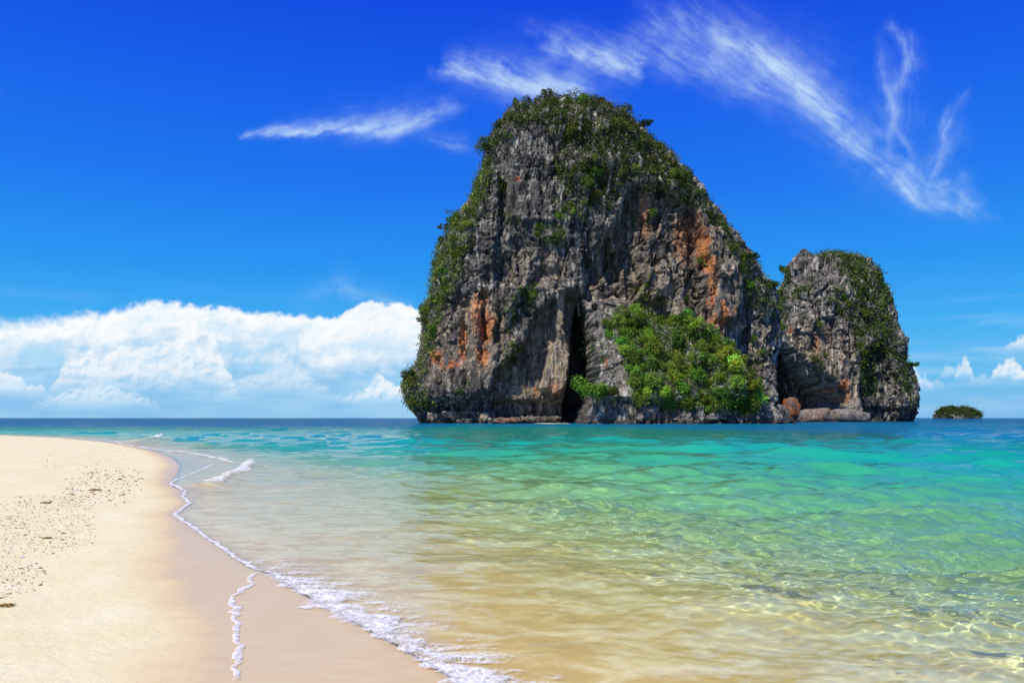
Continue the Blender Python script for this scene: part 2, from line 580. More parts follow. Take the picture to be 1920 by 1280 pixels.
ths = fan_angles(0, 40, 330, 178)
rad = np.concatenate([np.geomspace(1.2, 90, 300), np.geomspace(92, 700, 40)])
X, Y, R = polar(ths, rad)
sd = shore_dist(X, Y)
Z = bed_height(X, Y, sd)
sand_mesh = mesh_np('beach', np.stack([X, Y, Z], 1), grid_faces(len(rad), len(ths)))
fattr(sand_mesh, 'wet', wet_amount(X, Y, sd))
fattr(sand_mesh, 'under', sstep(-.02, .25, sd))

m, t = new_mat('coral_sand')
out = t.n('ShaderNodeOutputMaterial')
bs = t.n('ShaderNodeBsdfPrincipled')
t.l(bs.outputs[0], out.inputs[0])
geo = t.n('ShaderNodeNewGeometry')
pos = geo.outputs['Position']
wet = t.attr('wet').outputs['Fac']
und = t.attr('under').outputs['Fac']
n1 = t.noise(pos, 1.3, 4)
n2 = t.noise(pos, 140.0, 2, .7)
n3 = t.noise(t.mapping(pos, (1.2, 9.0, 1)), 2.0, 4, .6)
dry = t.mix(t.ramp(n1, [(.3, 0.0), (.7, 1.0)]), (.75, .655, .365), (.80, .725, .46))
dry = t.mix(t.ramp(n2, [(.30, 0.0), (.42, 1.0)]), (.50, .38, .22), dry)
wetc = t.mix(t.ramp(n3, [(.35, 0.0), (.68, 1.0)]), (.66, .485, .235), (.72, .555, .295))
wetc = t.mix(t.ramp(n2, [(.28, 0.0), (.40, 1.0)]), (.54, .36, .18), wetc)
n4 = t.noise(t.mapping(pos, (1, 1.6, 1), (0, 0, .35)), 1.6, 6, .65, 1.2)
bedc = t.mix(t.ramp(n4, [(.42, 0.0), (.60, 1.0)]), (.80, .58, .25), (.97, .83, .52))
c = t.mix(wet, dry, wetc)
c = t.mix(und, c, bedc)
t.l(c, bs.inputs['Base Color'])
rgh = t.math('SUBTRACT', .95, t.math('MULTIPLY', t.math('POWER', wet, 3.0), .62))
t.l(rgh, bs.inputs['Roughness'])
t.l(t.math('ADD', .18, t.math('MULTIPLY', t.math('POWER', wet, 3.0), .3)), bs.inputs['Specular IOR Level'])
h = t.math('ADD', t.math('MULTIPLY', t.noise(pos, 9, 5, .6), t.math('SUBTRACT', 1.0, t.math('MULTIPLY', wet, .9))), t.math('MULTIPLY', t.noise(pos, 90, 3, .7), .18))
t.l(t.bump(h, .55, .03), bs.inputs['Normal'])
sand_mesh.materials.append(m)
beach = tag(link('beach', sand_mesh), 'pale coral sand beach running under the shallow water', kind='structure')
beach.cycles.is_caustics_receiver = True

# ================================================================== sea
ths = fan_angles(0, 38, 660, 178)
rad = np.concatenate([np.geomspace(1.2, 4.3, 40)[:-1], np.geomspace(4.3, 15, 400)[:-1], np.geomspace(15, 60, 220), np.geomspace(60.8, 420, 110), np.geomspace(440, 60000, 50)])
X, Y, R = polar(ths, rad)
sd = shore_dist(X, Y)
bz = bed_height(X, Y, sd)
depth = np.clip(-bz, 0, 12)
def sea_height(X, Y, sd, cell, full=False):
    q = np.stack([X, Y, np.zeros_like(X)], 1).astype(np.float32)
    wx_ = 1.2 * fbm(q / 7.0, 2, 201)
    wy_ = 1.2 * fbm(q / 7.0, 2, 203)
    patch = 1 + .55 * fbm(q / 5.0, 2, 207)
    zz, cx_, cy_ = np.zeros(len(X)), np.zeros(len(X)), np.zeros(len(X))
    wr = np.random.default_rng(5)
    for k in range(110):
        lam = .13 * (6.5 / .13) ** wr.random()
        a = math.radians(-95 + wr.normal() * (34 if lam > .6 else 55))
        kk = 2 * math.pi / lam
        amp = .0064 * lam ** .92 * (1.0 if lam < 2.5 else .7)
        if lam < .5:
            amp *= 1.1
        ok = sstep(2.2, 5.0, lam / cell)
        ph = kk * ((X + wx_ * .35) * math.cos(a) + (Y + wy_ * .35) * math.sin(a)) + wr.uniform(0, 6.28)
        zz += ok * amp * (np.sin(ph) + .15 * np.cos(2 * ph))
        if full:
            cx_ += ok * amp * np.cos(ph) * math.cos(a)
            cy_ += ok * amp * np.cos(ph) * math.sin(a)
    ramp_ = sstep(6, 34, np.hypot(X, Y))
    for k in range(46):
        lam = 1.3 * (11.0 / 1.3) ** wr.random()
        a = math.radians(-92 + wr.normal() * 30)
        kk = 2 * math.pi / lam
        ok = sstep(2.2, 5.0, lam / cell) * ramp_
        ph = kk * ((X + wx_ * .5) * math.cos(a) + (Y + wy_ * .5) * math.sin(a)) + wr.uniform(0, 6.28)
        zz += ok * .0040 * lam ** .86 * (np.sin(ph) + .15 * np.cos(2 * ph))
        if full:
            cx_ += ok * .0040 * lam ** .86 * np.cos(ph) * math.cos(a)
            cy_ += ok * .0040 * lam ** .86 * np.cos(ph) * math.sin(a)
    calm = patch * (.12 + .88 * sstep(.2, 7, sd)) * np.where(sd < -.3, 0, 1)
    calm *= sstep(-.1, .9, sd) * (.68 + .32 * sstep(-2.5, 1.5, X + .02 * Y + np.clip(Y - 25, 0, 30) * .2))
    zz *= calm
    # the small shore break that peels along the left
    for pts, hh, ww in ((BRK1, .10, .5), (BRK2, .26, 1.4)):
        d, tt, _ = line_dist(X, Y, pts)
        zz = zz + hh * np.exp(-(d / ww) ** 2)
    if full:      # crests pulled together, troughs drawn out
        return zz, .85 * calm * cx_, .85 * calm * cy_
    return zz


BRK1 = [gpt(*p) for p in [(385, 912), (408, 905), (430, 893), (452, 884), (470, 868)]]
BRK2 = [gpt(*p) for p in [(268, 829), (286, 827), (300, 823), (312, 822)]]
cell = np.maximum(R * math.radians(76 / 660), R * np.where(R < 15, .0032, .0066))
z, chx, chy = sea_height(X, Y, sd, cell, True)
sea_mesh = mesh_np('sea', np.stack([X + chx, Y + chy, z], 1), grid_faces(len(rad), len(ths)))
fattr(sea_mesh, 'depth', depth)
m, t = new_mat('sea_water')
out = t.n('ShaderNodeOutputMaterial')
geo = t.n('ShaderNodeNewGeometry')
pos = geo.outputs['Position']
dep = t.attr('depth').outputs['Fac']
tint = t.n('ShaderNodeCombineColor')
for k, b in enumerate((.50, .94, .62)):
    t.l(t.math('POWER', b, dep), tint.inputs[k])
refr = t.n('ShaderNodeBsdfRefraction')
refr.inputs['IOR'].default_value = 1.33
refr.inputs['Roughness'].default_value = 0.0
t.l(tint.outputs[0], refr.inputs['Color'])
scat = t.n('ShaderNodeBsdfDiffuse')
t.l(t.ramp(t.math('DIVIDE', dep, 12.0), [(0.0, (.42, .60, .20)), (.05, (.22, .60, .26)), (.11, (.05, .47, .24)), (.19, (.012, .40, .27)), (.32, (.006, .29, .19)), (.48, (.005, .20, .135)), (.68, (.003, .14, .23)), (1.0, (.003, .095, .19))]), scat.inputs['Color'])
sf = t.math('SUBTRACT', 1.0, t.math('POWER', .45, dep))
under = t.n('ShaderNodeMixShader')
t.l(sf, under.inputs[0])
t.l(refr.outputs[0], under.inputs[1])
t.l(scat.outputs[0], under.inputs[2])
# ripples finer than the mesh
cd = t.n('ShaderNodeVectorMath', operation='LENGTH')
t.l(pos, cd.inputs[0])
far = t.ramp(t.math('DIVIDE', cd.outputs['Value'], 400.0), [(0.0, 0.0), (.03, .05), (.10, .10), (.22, .22), (.42, 1.0)])
nb = t.noise(t.mapping(pos, (1.0, 1.7, 1.0), (0, 0, .15)), 1.1, 5, .62)
bmp = t.n('ShaderNodeBump')
t.l(nb, bmp.inputs['Height'])
t.l(far, bmp.inputs['Strength'])
bmp.inputs['Distance'].default_value = 1.0
gl = t.n('ShaderNodeBsdfGlossy')
gl.inputs['Roughness'].default_value = .03
t.l(bmp.outputs[0], gl.inputs['Normal'])
fr = t.n('ShaderNodeFresnel')
fr.inputs[0].default_value = 1.33
t.l(bmp.outputs[0], fr.inputs['Normal'])
mx = t.n('ShaderNodeMixShader')
t.l(fr.outputs[0], mx.inputs[0])
t.l(under.outputs[0], mx.inputs[1])
t.l(gl.outputs[0], mx.inputs[2])
t.l(mx.outputs[0], out.inputs[0])
sea_mesh.materials.append(m)
sea = tag(link('sea', sea_mesh), 'clear green and turquoise sea with small ripples', kind='structure')
sea.cycles.is_caustics_caster = True

# ================================================================== limestone
def rock_material(name, bump=1.0):
    m, t = new_mat(name)
    out = t.n('ShaderNodeOutputMaterial')
    bs = t.n('ShaderNodeBsdfPrincipled')
    t.l(bs.outputs[0], out.inputs[0])
    bs.inputs['Roughness'].default_value = .9
    bs.inputs['Specular IOR Level'].default_value = .15
    geo = t.n('ShaderNodeNewGeometry')
    pos = geo.outputs['Position']
    col = t.attr('stone').outputs['Color']
    st = t.mapping(pos, (1.0, 1.0, .16))
    a = t.noise(st, 1.1, 6, .7)
    b = t.noise(pos, 1.6, 7, .72)
    c = t.mix(1.0, col, t.ramp(a, [(.30, .35), (.52, 1.0), (.75, 1.6)]), 'MULTIPLY')
    c = t.mix(1.0, c, t.ramp(b, [(.28, .4), (.5, 1.0), (.74, 1.6)]), 'MULTIPLY')
    t.l(c, bs.inputs['Base Color'])
    v = t.n('ShaderNodeTexVoronoi', feature='DISTANCE_TO_EDGE')
    v.inputs['Scale'].default_value = .75
    t.l(t.mapping(pos, (1, 1, .5)), v.inputs['Vector'])
    crack = t.ramp(v.outputs['Distance'], [(0.0, 0.0), (.09, 1.0)])
    h = t.math('ADD', t.math('MULTIPLY', a, 1.0), t.math('MULTIPLY', b, .9))
    h = t.math('ADD', h, t.math('MULTIPLY', crack, .16))
    t.l(t.bump(h, bump, 1.6), bs.inputs['Normal'])
    return m


ROCK = rock_material('limestone')


def resample(pts, n):
    P = np.asarray(pts, float)
    # smooth the hand-set outline a little with chords kept
    seg = np.hypot(*np.diff(P, axis=0).T)
    c = np.concatenate([[0], np.cumsum(seg)]) / seg.sum()
    tt = np.linspace(0, 1, n)
    return np.stack([np.interp(tt, c, P[:, 0]), np.interp(tt, c, P[:, 1])], 1)


class Karst:
    def __init__(self, left, right, y0, dmax, nrow, nfront, nback, shrink=0.0):
        """left / right: outline from the foot to the top in photograph pixels"""
        self.y0 = y0
        L, Rr = resample(left, nrow), resample(right, nrow)
        xl, zl = gx(L[:, 0], y0), gz(L[:, 1], y0)
        xr, zr = gx(Rr[:, 0], y0), gz(Rr[:, 1], y0)
        self.ztop = max(zl.max(), zr.max())
        ph = np.concatenate([np.linspace(-math.pi / 2, math.pi / 2, nfront), np.linspace(math.pi / 2, 1.5 * math.pi, nback)[1:-1]])
        self.nc, self.nr = len(ph), nrow
        s_, c_ = np.sin(ph), np.cos(ph)
        u = np.sign(s_) * np.abs(s_) ** .92
        pr = np.sign(c_) * np.abs(c_) ** .62
        hw = (xr - xl) / 2
        zm = (zl + zr) / 2
        D = np.minimum(dmax, hw * 1.25 + 1.5) * (1 - .45 * np.clip(zm / self.ztop, 0, 1) ** 1.6)
        w = (u[None, :] + 1) / 2
        X = xl[:, None] * (1 - w) + xr[:, None] * w
        Z = zl[:, None] * (1 - w) + zr[:, None] * w
        Y = y0 - D[:, None] * pr[None, :]
        self.P = np.stack([X, Y, Z], -1)
        self.front = np.broadcast_to(c_[None, :] > -1e-6, X.shape).ravel()
        self.face = np.broadcast_to(np.clip(c_, 0, 1)[None, :], X.shape).ravel()      # 1 in the middle of the seaward face

    def normals(self):
        P = self.P
        du = np.roll(P, -1, 1) - np.roll(P, 1, 1)
        dv = np.empty_like(P)
        dv[1:-1] = P[2:] - P[:-2]
        dv[0] = P[1] - P[0]
        dv[-1] = P[-1] - P[-2]
        n = np.cross(du, dv)
        n /= np.linalg.norm(n, axis=-1, keepdims=True) + 1e-9
        return n

    def px(self):
        p = self.P.reshape(-1, 3)
        return 960 + F * p[:, 0] / p[:, 1], HOR - F * (p[:, 2] - EYE) / p[:, 1]

    def push(self, amount, dirs=None):
        n = self.normals() if dirs is None else dirs
        self.P = self.P + n * np.asarray(amount).reshape(self.nr, self.nc, 1)

    def noise_relief(self, seed, amp=1.0, calm=None):
        p = self.P.reshape(-1, 3).astype(np.float32)
        sil = (.35 + .65 * sstep(.0, .45, self.face)) * np.where(self.front, 1, .8)
        st = p * np.array([1, 1, .22], np.float32)
        macro = 2.6 * fbm(p / 22.0, 3, seed + 1) + 1.3 * fbm(p * np.array([1, 1, .6]) / 9.0, 3, seed + 4)
        warp = np.stack([fbm(p / 6.0, 2, seed + 7), fbm(p / 6.0, 2, seed + 8), fbm(p / 6.0, 2, seed + 9)], 1) * .8
        f1, f2, rid, off = worley((p * np.array([1, 1, .55]) + warp) / 6.5, seed + 2)
        g = _G[(rid * 7 + 3) & 4095]
        blocks = 1.25 * g[:, 0] + 2.0 * (off * g).sum(1) - 1.3 * (1 - sstep(.0, .10, f2 - f1))
        f1, f2, rid, off = worley((p * np.array([1, 1, .6]) + warp * .5) / 2.3, seed + 3)
        g = _G[(rid * 11 + 5) & 4095]
        chips = .42 * g[:, 0] + .75 * (off * g).sum(1) - .5 * (1 - sstep(.0, .12, f2 - f1))
        zone = sstep(-.12, .22, fbm(p / 18.0, 2, seed + 12))
        flute = 1.25 * fbm(st / 2.6, 3, seed + 20, ridge=True) + .7 * fbm(st / 1.0, 3, seed + 24, ridge=True)
        ledge = .7 * fbm(p * np.array([.25, .25, 1.0]) / 3.2, 3, seed + 28, ridge=True)
        fine = .42 * fbm(p / 1.1, 4, seed + 30, .6)
        tot = macro + (1 - .70 * zone) * (1.15 * blocks + 1.3 * chips) + (.25 + 1.15 * zone) * flute + 1.3 * (1 - zone) * ledge + (1.2 - .5 * zone) * fine
        if calm is not None:
            cx_, cy_ = self.px()
            k_ = calm(cx_, cy_)
            tot = tot * (1 - k_) + k_ * (.35 * macro + .75 * flute + .25 * fine)
        self.push(amp * tot * sil)

    def post_relief(self, seed, amp):
        p = self.P.reshape(-1, 3).astype(np.float32)
        f1, f2, rid, off = worley(p * np.array([1, 1, .65]) / 2.6, seed)
        g = _G[(rid * 5 + 1) & 4095]
        t_ = .30 * g[:, 0] + .6 * (off * g).sum(1) + .40 * fbm(p * np.array([1, 1, .4]) / 1.6, 4, seed + 3, .6)
        self.push(amp * t_)

    def mesh(self, name, mat):
        p = self.P.reshape(-1, 3)
        v = p
        f = grid_faces(self.nr, self.nc, True)
        # cap the top row
        return mesh_np(name, v, f[:, ::1], True, mat)


def blend_poly(px, py, poly, w=6.0, warp=None):
    x, y = (px, py) if warp is None else (px + warp[0], py + warp[1])
    return sstep(-w, w, poly_sd(x, y, poly))


def ell(px, py, cx, cy, rx, ry, rot=0.0):
    c, s = math.cos(rot), math.sin(rot)
    dx, dy = px - cx, py - cy
    return np.sqrt(((dx * c + dy * s) / rx) ** 2 + ((-dx * s + dy * c) / ry) ** 2)


def colour_rock(k, seed, fresh, orange, dark, pale):
    """colour of the stone: grey weathered skin, tan fresh faces, rust stains, painted recess shade"""
    p = k.P.reshape(-1, 3).astype(np.float32)
    st = p * np.array([1, 1, .12], np.float32)
    n1 = fbm(p / 9.0, 4, seed)
    n2 = fbm(st / 1.7, 5, seed + 5, .6)
    n3 = fbm(p / 2.2, 5, seed + 9, .62)
    grey = np.array([.205, .190, .170]) * (1 + .5 * n1 + .5 * n3)[:, None]
    light = np.array([.80, .72, .59]) * (1 + .3 * n3)[:, None]
    a = np.clip(sstep(.02, .32, n3 * .6 + n2 * .75 + .25 * n1) * .9 + pale * .6, 0, 1)[:, None]
    c = grey * (1 - a) + light * a
    tan = np.array([.62, .46, .28]) * (1 + .35 * n2 + .2 * n3)[:, None]
    fa = np.clip(fresh * sstep(-.40, .25, n2 + .4 * n3), 0, 1)[:, None]
    c = c * (1 - fa) + tan * fa
    ru = np.array([.92, .29, .085]) * (1 - fa * 0) + np.array([.10, .14, .09]) * sstep(-.2, .5, n3)[:, None]
    oa = np.clip(orange * sstep(-.30, -.02, n2 * .6 + n3 * .7), 0, 1)[:, None]
    c = c * (1 - oa) + ru * oa
    # black drip streaks of algae, plus the shade painted in through dark
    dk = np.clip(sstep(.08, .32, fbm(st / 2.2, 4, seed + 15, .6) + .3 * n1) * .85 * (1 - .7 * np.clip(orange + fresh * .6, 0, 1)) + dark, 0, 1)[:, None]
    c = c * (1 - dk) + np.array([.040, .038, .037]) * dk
    # the waterline band
    wl = (sstep(2.4, .3, p[:, 2] + .5 * n3))[:, None]
    c = c * (1 - .75 * wl) + np.array([.05, .045, .035]) * .75 * wl
    return np.clip(c, .012, .8)


# ---------------------------------------------------------------- the great stack
LEFT = [(800, 815), (792, 797), (790, 783), (780, 764), (770, 752), (768, 735), (781, 700), (794, 650), (803, 600), (816, 555), (822, 505), (838, 455), (858, 420),
        (886, 398), (898, 362), (916, 332), (922, 292), (940, 264), (960, 236), (984, 222), (1010, 210), (1050, 201)]
RIGHT = [(1408, 815), (1414, 800), (1422, 770), (1430, 730), (1434, 690), (1437, 650), (1441, 600), (1437, 560), (1424, 533), (1404, 508), (1384, 480), (1366, 452),
         (1345, 420), (1325, 396), (1288, 360), (1256, 322), (1230, 298), (1198, 270), (1178, 250), (1151, 228), (1127, 212), (1095, 202)]
main = Karst(LEFT, RIGHT, 258.0, 30.0, 640, 660, 90)
HOLLOW = [(985, 640), (1003, 590), (1048, 548), (1085, 542), (1098, 600), (1104, 660), (1108, 720), (1085, 765), (1050, 782), (930, 782), (915, 742), (935, 690), (960, 662)]
HOLLOW_IN = [(1082, 590), (1090, 560), (1099, 600), (1107, 660), (1111, 720), (1100, 765), (1080, 792), (1058, 790), (1066, 740), (1074, 660)]
PILLAR = [(1042, 545), (1060, 545), (1060, 600), (1066, 640), (1074, 682), (1068, 722), (1040, 745), (1016, 725), (1030, 670), (1046, 625)]
BUTT = [(1104, 600), (1130, 575), (1165, 582), (1215, 605), (1330, 622), (1380, 700), (1420, 728), (1434, 792), (1432, 830), (1070, 830), (1092, 770), (1112, 720), (1108, 650)]
OVER = [(1188, 352), (1232, 345), (1300, 382), (1322, 430), (1312, 520), (1330, 600), (1250, 610), (1180, 560), (1105, 560), (1095, 490), (1150, 425)]
SLABR = [(1322, 425), (1350, 425), (1385, 480), (1395, 560), (1375, 600), (1335, 600), (1325, 540), (1332, 480)]
COLMN = [(1215, 505), (1250, 480), (1280, 520), (1300, 600), (1270, 605), (1250, 560), (1225, 560)]
SHELF = [(790, 742), (930, 742), (935, 782), (925, 800), (790, 800), (785, 770)]
LEFTPIL = [(900, 330), (936, 322), (936, 400), (930, 500), (898, 505), (892, 420)]
CREV = [(936, 335), (952, 345), (950, 410), (938, 420)]
CAVE1 = [(1136, 466), (1152, 455), (1164, 470), (1167, 520), (1148, 528), (1138, 505)]
ORA = [(855, 570), (905, 545), (945, 590), (948, 650), (935, 690), (900, 690), (858, 650)]
BULG = [(805, 690), (880, 680), (932, 690), (930, 735), (870, 748), (800, 742)]
SLAB = [(948, 345), (1015, 338), (1018, 402), (950, 408)]
RHOL = [(1345, 520), (1420, 560), (1440, 640), (1430, 720), (1395, 700), (1378, 600)]


def calm_main(x_, y_):
    out_c = np.zeros(len(x_))
    for poly, v_ in ((HOLLOW, .8), (SLAB, .8), (BULG, .6), (ORA, .6), (SLABR, .5), ([(1100, 590), (1165, 590), (1170, 790), (1085, 790)], .6)):
        out_c = np.maximum(out_c, v_ * blend_poly(x_, y_, poly, 8))
    return out_c


main.noise_relief(3, 1.0, calm_main)
px, py = main.px()
pp = main.P.reshape(-1, 3).astype(np.float32)
wp = (5 * fbm(pp / 3.0, 4, 55), 6 * fbm(pp / 3.0, 4, 57))
fr = main.front
out_ = np.zeros(len(px))
out_ -= 8.0 * blend_poly(px, py, HOLLOW, 5, wp)
out_ -= 17.0 * blend_poly(px, py, HOLLOW_IN, 7, (wp[0] * 1.3, wp[1] * 1.3))
out_ += 5.5 * blend_poly(px, py, PILLAR, 6, wp)
slope = sstep(575, 800, py)
out_ += (4.0 + 17 * slope) * blend_poly(px, py, BUTT, 5, wp)
out_ -= 6.5 * blend_poly(px, py, OVER, 9, wp)
out_ += 3.0 * blend_poly(px, py, SLABR, 6, wp)
out_ += 4.0 * blend_poly(px, py, COLMN, 6, wp)
out_ += 2.6 * blend_poly(px, py, LEFTPIL, 4, (wp[0] * .5, wp[1] * .5))
out_ -= 3.2 * blend_poly(px, py, CREV, 3, (wp[0] * .5, wp[1] * .5))
out_ -= 4.5 * blend_poly(px, py, CAVE1, 4, wp)
out_ -= 2.6 * blend_poly(px, py, ORA, 10, wp) * (.6 + .6 * np.sin(px / 5.5 + wp[0] * .3))
out_ += 2.2 * blend_poly(px, py, BULG, 14, wp)
out_ += 1.3 * blend_poly(px, py, SLAB, 4, (wp[0] * .5, wp[1] * .5))
out_ -= 2.5 * blend_poly(px, py, RHOL, 14, wp)
# the tide notch under the whole foot, with a pale shelf at the left
inb = blend_poly(px, py, BUTT, 5, wp)
notch = sstep(7.5, 5.5, pp[:, 2] + .5 * fbm(pp / 4, 3, 77))
out_ -= notch * (3.4 - .8 * inb) * np.where(fr, 1, .6)
SHLF = [(800, 772), (850, 768), (925, 772), (932, 800), (795, 805)]
out_ += 2.4 * blend_poly(px, py, SHLF, 4, wp)
# horizontal ledge with plants, and more breaks in the face
for cx, cy, rx, ry, o in ((985, 410, 60, 6, 1.6), (1040, 445, 30, 5, 2.0), (995, 540, 40, 6, 1.8), (960, 640, 18, 10, 1.4), (1080, 330, 24, 8, 1.5),
                          (880, 450, 30, 20, 1.4), (1230, 540, 34, 16, 1.2), (1120, 300, 60, 12, 1.4), (1005, 300, 40, 26, 1.0), (1385, 600, 30, 20, 1.6)):
    out_ += o * np.exp(-ell(px, py, cx, cy, rx, ry) ** 2)
# long clefts that run down the face
for pts, w_, dd in (([(938, 420), (930, 480), (938, 560), (930, 640)], 3.0, 2.6), ([(1010, 320), (1020, 400), (1012, 470), (1004, 560)], 2.4, 2.0), ([(1100, 400), (1106, 460), (1100, 540)], 4.0, 3.0),
                    ([(1180, 380), (1176, 450), (1184, 560)], 3.2, 2.4), ([(1268, 400), (1262, 480), (1276, 560)], 3.4, 2.6), ([(872, 470), (866, 540), (850, 600)], 2.6, 2.0),
                    ([(1235, 380), (1240, 450), (1234, 520)], 3, 2.4), ([(1398, 560), (1408, 640), (1400, 720)], 3.6, 2.6), ([(970, 460), (972, 520), (962, 600)], 2.4, 2.0),
                    ([(905, 600), (912, 680), (902, 750)], 2.8, 2.0), ([(1060, 380), (1070, 440), (1062, 520)], 2.4, 1.8), ([(955, 700), (950, 760), (958, 795)], 3, 2.4)):
    d, _, _ = line_dist(px + wp[0] * 2.2, py + wp[1], pts)
    out_ -= .8 * dd * np.exp(-(d / (w_ * 1.2)) ** 2) * sstep(-.35, .25, fbm(pp / 9.0, 2, int(pts[0][0])))
out_ *= np.where(fr, sstep(.02, .30, main.face), 0) + np.where(fr, 0, 1) * 0
fwd = np.zeros((main.nr, main.nc, 3))
fwd[..., 1] = -1
main.push(out_, fwd)
main.post_relief(91, .75 * np.where(np.abs(out_) > 2.5, 1.0, .35))
# stain and tone masks on the face, with shade painted into recesses
orange = np.zeros(len(px))
for cx, cy, rx, ry, o in ((867, 640, 7, 40, 1), (912, 612, 16, 32, 1), (905, 665, 12, 18, 1), (818, 668, 13, 14, 1), (845, 684, 20, 10, .8), (905, 560, 10, 20, .6),
                          (1321, 465, 8, 45, 1.2), (1330, 500, 10, 18, 1), (1332, 545, 7, 40, 1), (1352, 590, 10, 26, 1.1), (1342, 600, 16, 12, .8), (1215, 400, 14, 50, .45), (1290, 440, 20, 50, .45),
                          (1375, 585, 6, 9, .8), (968, 336, 8, 6, .7), (1310, 420, 8, 30, .5), (893, 590, 10, 40, .6), (1005, 735, 6, 12, .5), (1037, 730, 16, 14, .55), (1128, 690, 3, 16, .7)):
    orange = np.maximum(orange, o * sstep(1.25, .55, ell(px + wp[0] * 1.2, py + wp[1] * 1.2, cx, cy, rx, ry)))
fresh = np.zeros(len(px))
for poly, o, w_ in ((HOLLOW, .75, 10), (PILLAR, 1.0, 6), (OVER, .55, 12), (ORA, .85, 14), (SHLF, .7, 6), (COLMN, .8, 8), (RHOL, .35, 12),
                    ([(800, 600), (950, 540), (960, 700), (800, 720)], .55, 20), ([(950, 470), (1060, 460), (1060, 560), (960, 560)], .5, 16), ([(1320, 420), (1360, 430), (1400, 620), (1330, 640)], .6, 10)):
    fresh = np.maximum(fresh, o * blend_poly(px, py, poly, w_, wp))
pale = np.zeros(len(px))
for poly, o, w_ in ((BUTT, .35, 8), (SHLF, .6, 5), (COLMN, .6, 6), (PILLAR, .7, 6), ([(960, 470), (1050, 480), (1060, 560), (990, 580)], .35, 16)):
    pale = np.maximum(pale, o * blend_poly(px, py, poly, w_, wp))
dark = np.zeros(len(px))  # grey tone of bulge and wall; shade painted into cleft and overhang
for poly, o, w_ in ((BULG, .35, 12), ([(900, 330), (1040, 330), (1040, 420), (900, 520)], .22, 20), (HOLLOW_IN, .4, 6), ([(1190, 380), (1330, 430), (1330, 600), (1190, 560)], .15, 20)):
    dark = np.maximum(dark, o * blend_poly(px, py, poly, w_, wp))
main_mesh = main.mesh('limestone_stack', ROCK)
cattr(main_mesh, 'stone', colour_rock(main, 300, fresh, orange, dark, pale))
stack = tag(link('limestone_stack', main_mesh), 'huge domed limestone sea stack rising from the green water', 'sea stack')

# ---------------------------------------------------------------- the second stack
L2 = [(1450, 815), (1452, 792), (1452, 760), (1450, 720), (1452, 660), (1456, 620), (1458, 570), (1464, 548), (1478, 520), (1480, 498), (1488, 489), (1500, 497), (1515, 498), (1532, 492), (1556, 487)]
R2 = [(1672, 815), (1676, 792), (1680, 780), (1690, 765), (1692, 745), (1686, 715), (1678, 680), (1666, 645), (1656, 610), (1650, 580), (1648, 550), (1641, 528), (1628, 514), (1614, 502), (1594, 489), (1575, 485)]
sec = Karst(L2, R2, 372.0, 30.0, 330, 340, 60)
sec.noise_relief(40, 1.15)
px2, py2 = sec.px()
pp2 = sec.P.reshape(-1, 3).astype(np.float32)
wp2 = (4 * fbm(pp2 / 4.0, 4, 155), 5 * fbm(pp2 / 4.0, 4, 157))
o2 = np.zeros(len(px2))
CAVE = [(1430, 640), (1462, 647), (1488, 660), (1512, 682), (1545, 706), (1578, 728), (1585, 745), (1576, 775), (1560, 790), (1500, 800), (1430, 800)]
CAVEIN = [(1440, 655), (1480, 668), (1512, 700), (1530, 740), (1520, 775), (1440, 780)]
DARKR = [(1628, 655), (1650, 640), (1672, 680), (1690, 745), (1684, 790), (1630, 795), (1614, 740)]
o2 -= 38 * blend_poly(px2, py2, CAVE, 8, wp2)
o2 -= 12 * blend_poly(px2, py2, CAVEIN, 8, wp2)
o2 -= 6 * blend_poly(px2, py2, DARKR, 8, wp2)
o2 -= 3.0 * sstep(7, 5, pp2[:, 2]) * (1 - blend_poly(px2, py2, CAVE, 4))
for cx, cy, rx, ry, o in ((1540, 700, 30, 30, 3), (1500, 600, 40, 40, 2), (1590, 560, 40, 60, 2), (1530, 520, 30, 20, 1.5), (1605, 770, 20, 20, 2)):
    o2 += o * np.exp(-ell(px2, py2, cx, cy, rx, ry) ** 2)
o2 *= np.where(sec.front, sstep(-.01, .22, sec.face), 0)
fwd = np.zeros((sec.nr, sec.nc, 3))
fwd[..., 1] = -1
sec.push(o2, fwd)
sec.post_relief(93, np.where(np.abs(o2) > 2.5, 1.3, .35))
or2 = np.zeros(len(px2))
for cx, cy, rx, ry, o in ((1583, 722, 8, 12, 1), (1480, 620, 5, 8, .8), (1530, 640, 4, 26, .6), (1520, 748, 8, 6, .8), (1590, 745, 6, 14, .5), (1460, 745, 16, 22, .8)):
    or2 = np.maximum(or2, o * sstep(1.25, .5, ell(px2 + wp2[0], py2 + wp2[1], cx, cy, rx, ry)))
fr2 = np.maximum(0, .45 * blend_poly(px2, py2, [(1470, 600), (1600, 620), (1620, 780), (1570, 760), (1500, 680)], 14, wp2))
pa2 = .12 * blend_poly(px2, py2, [(1460, 500), (1600, 500), (1600, 700), (1560, 720), (1460, 640)], 20, wp2)
dk2 = .25 * blend_poly(px2, py2, DARKR, 8, wp2)  # shade of the overhung right foot, painted into the stone colour
sec_mesh = sec.mesh('limestone_stack', ROCK)
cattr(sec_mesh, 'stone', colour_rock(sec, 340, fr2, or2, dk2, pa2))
stack2 = tag(link('limestone_stack', sec_mesh), 'smaller limestone stack with a dark cave at its left foot', 'sea stack')

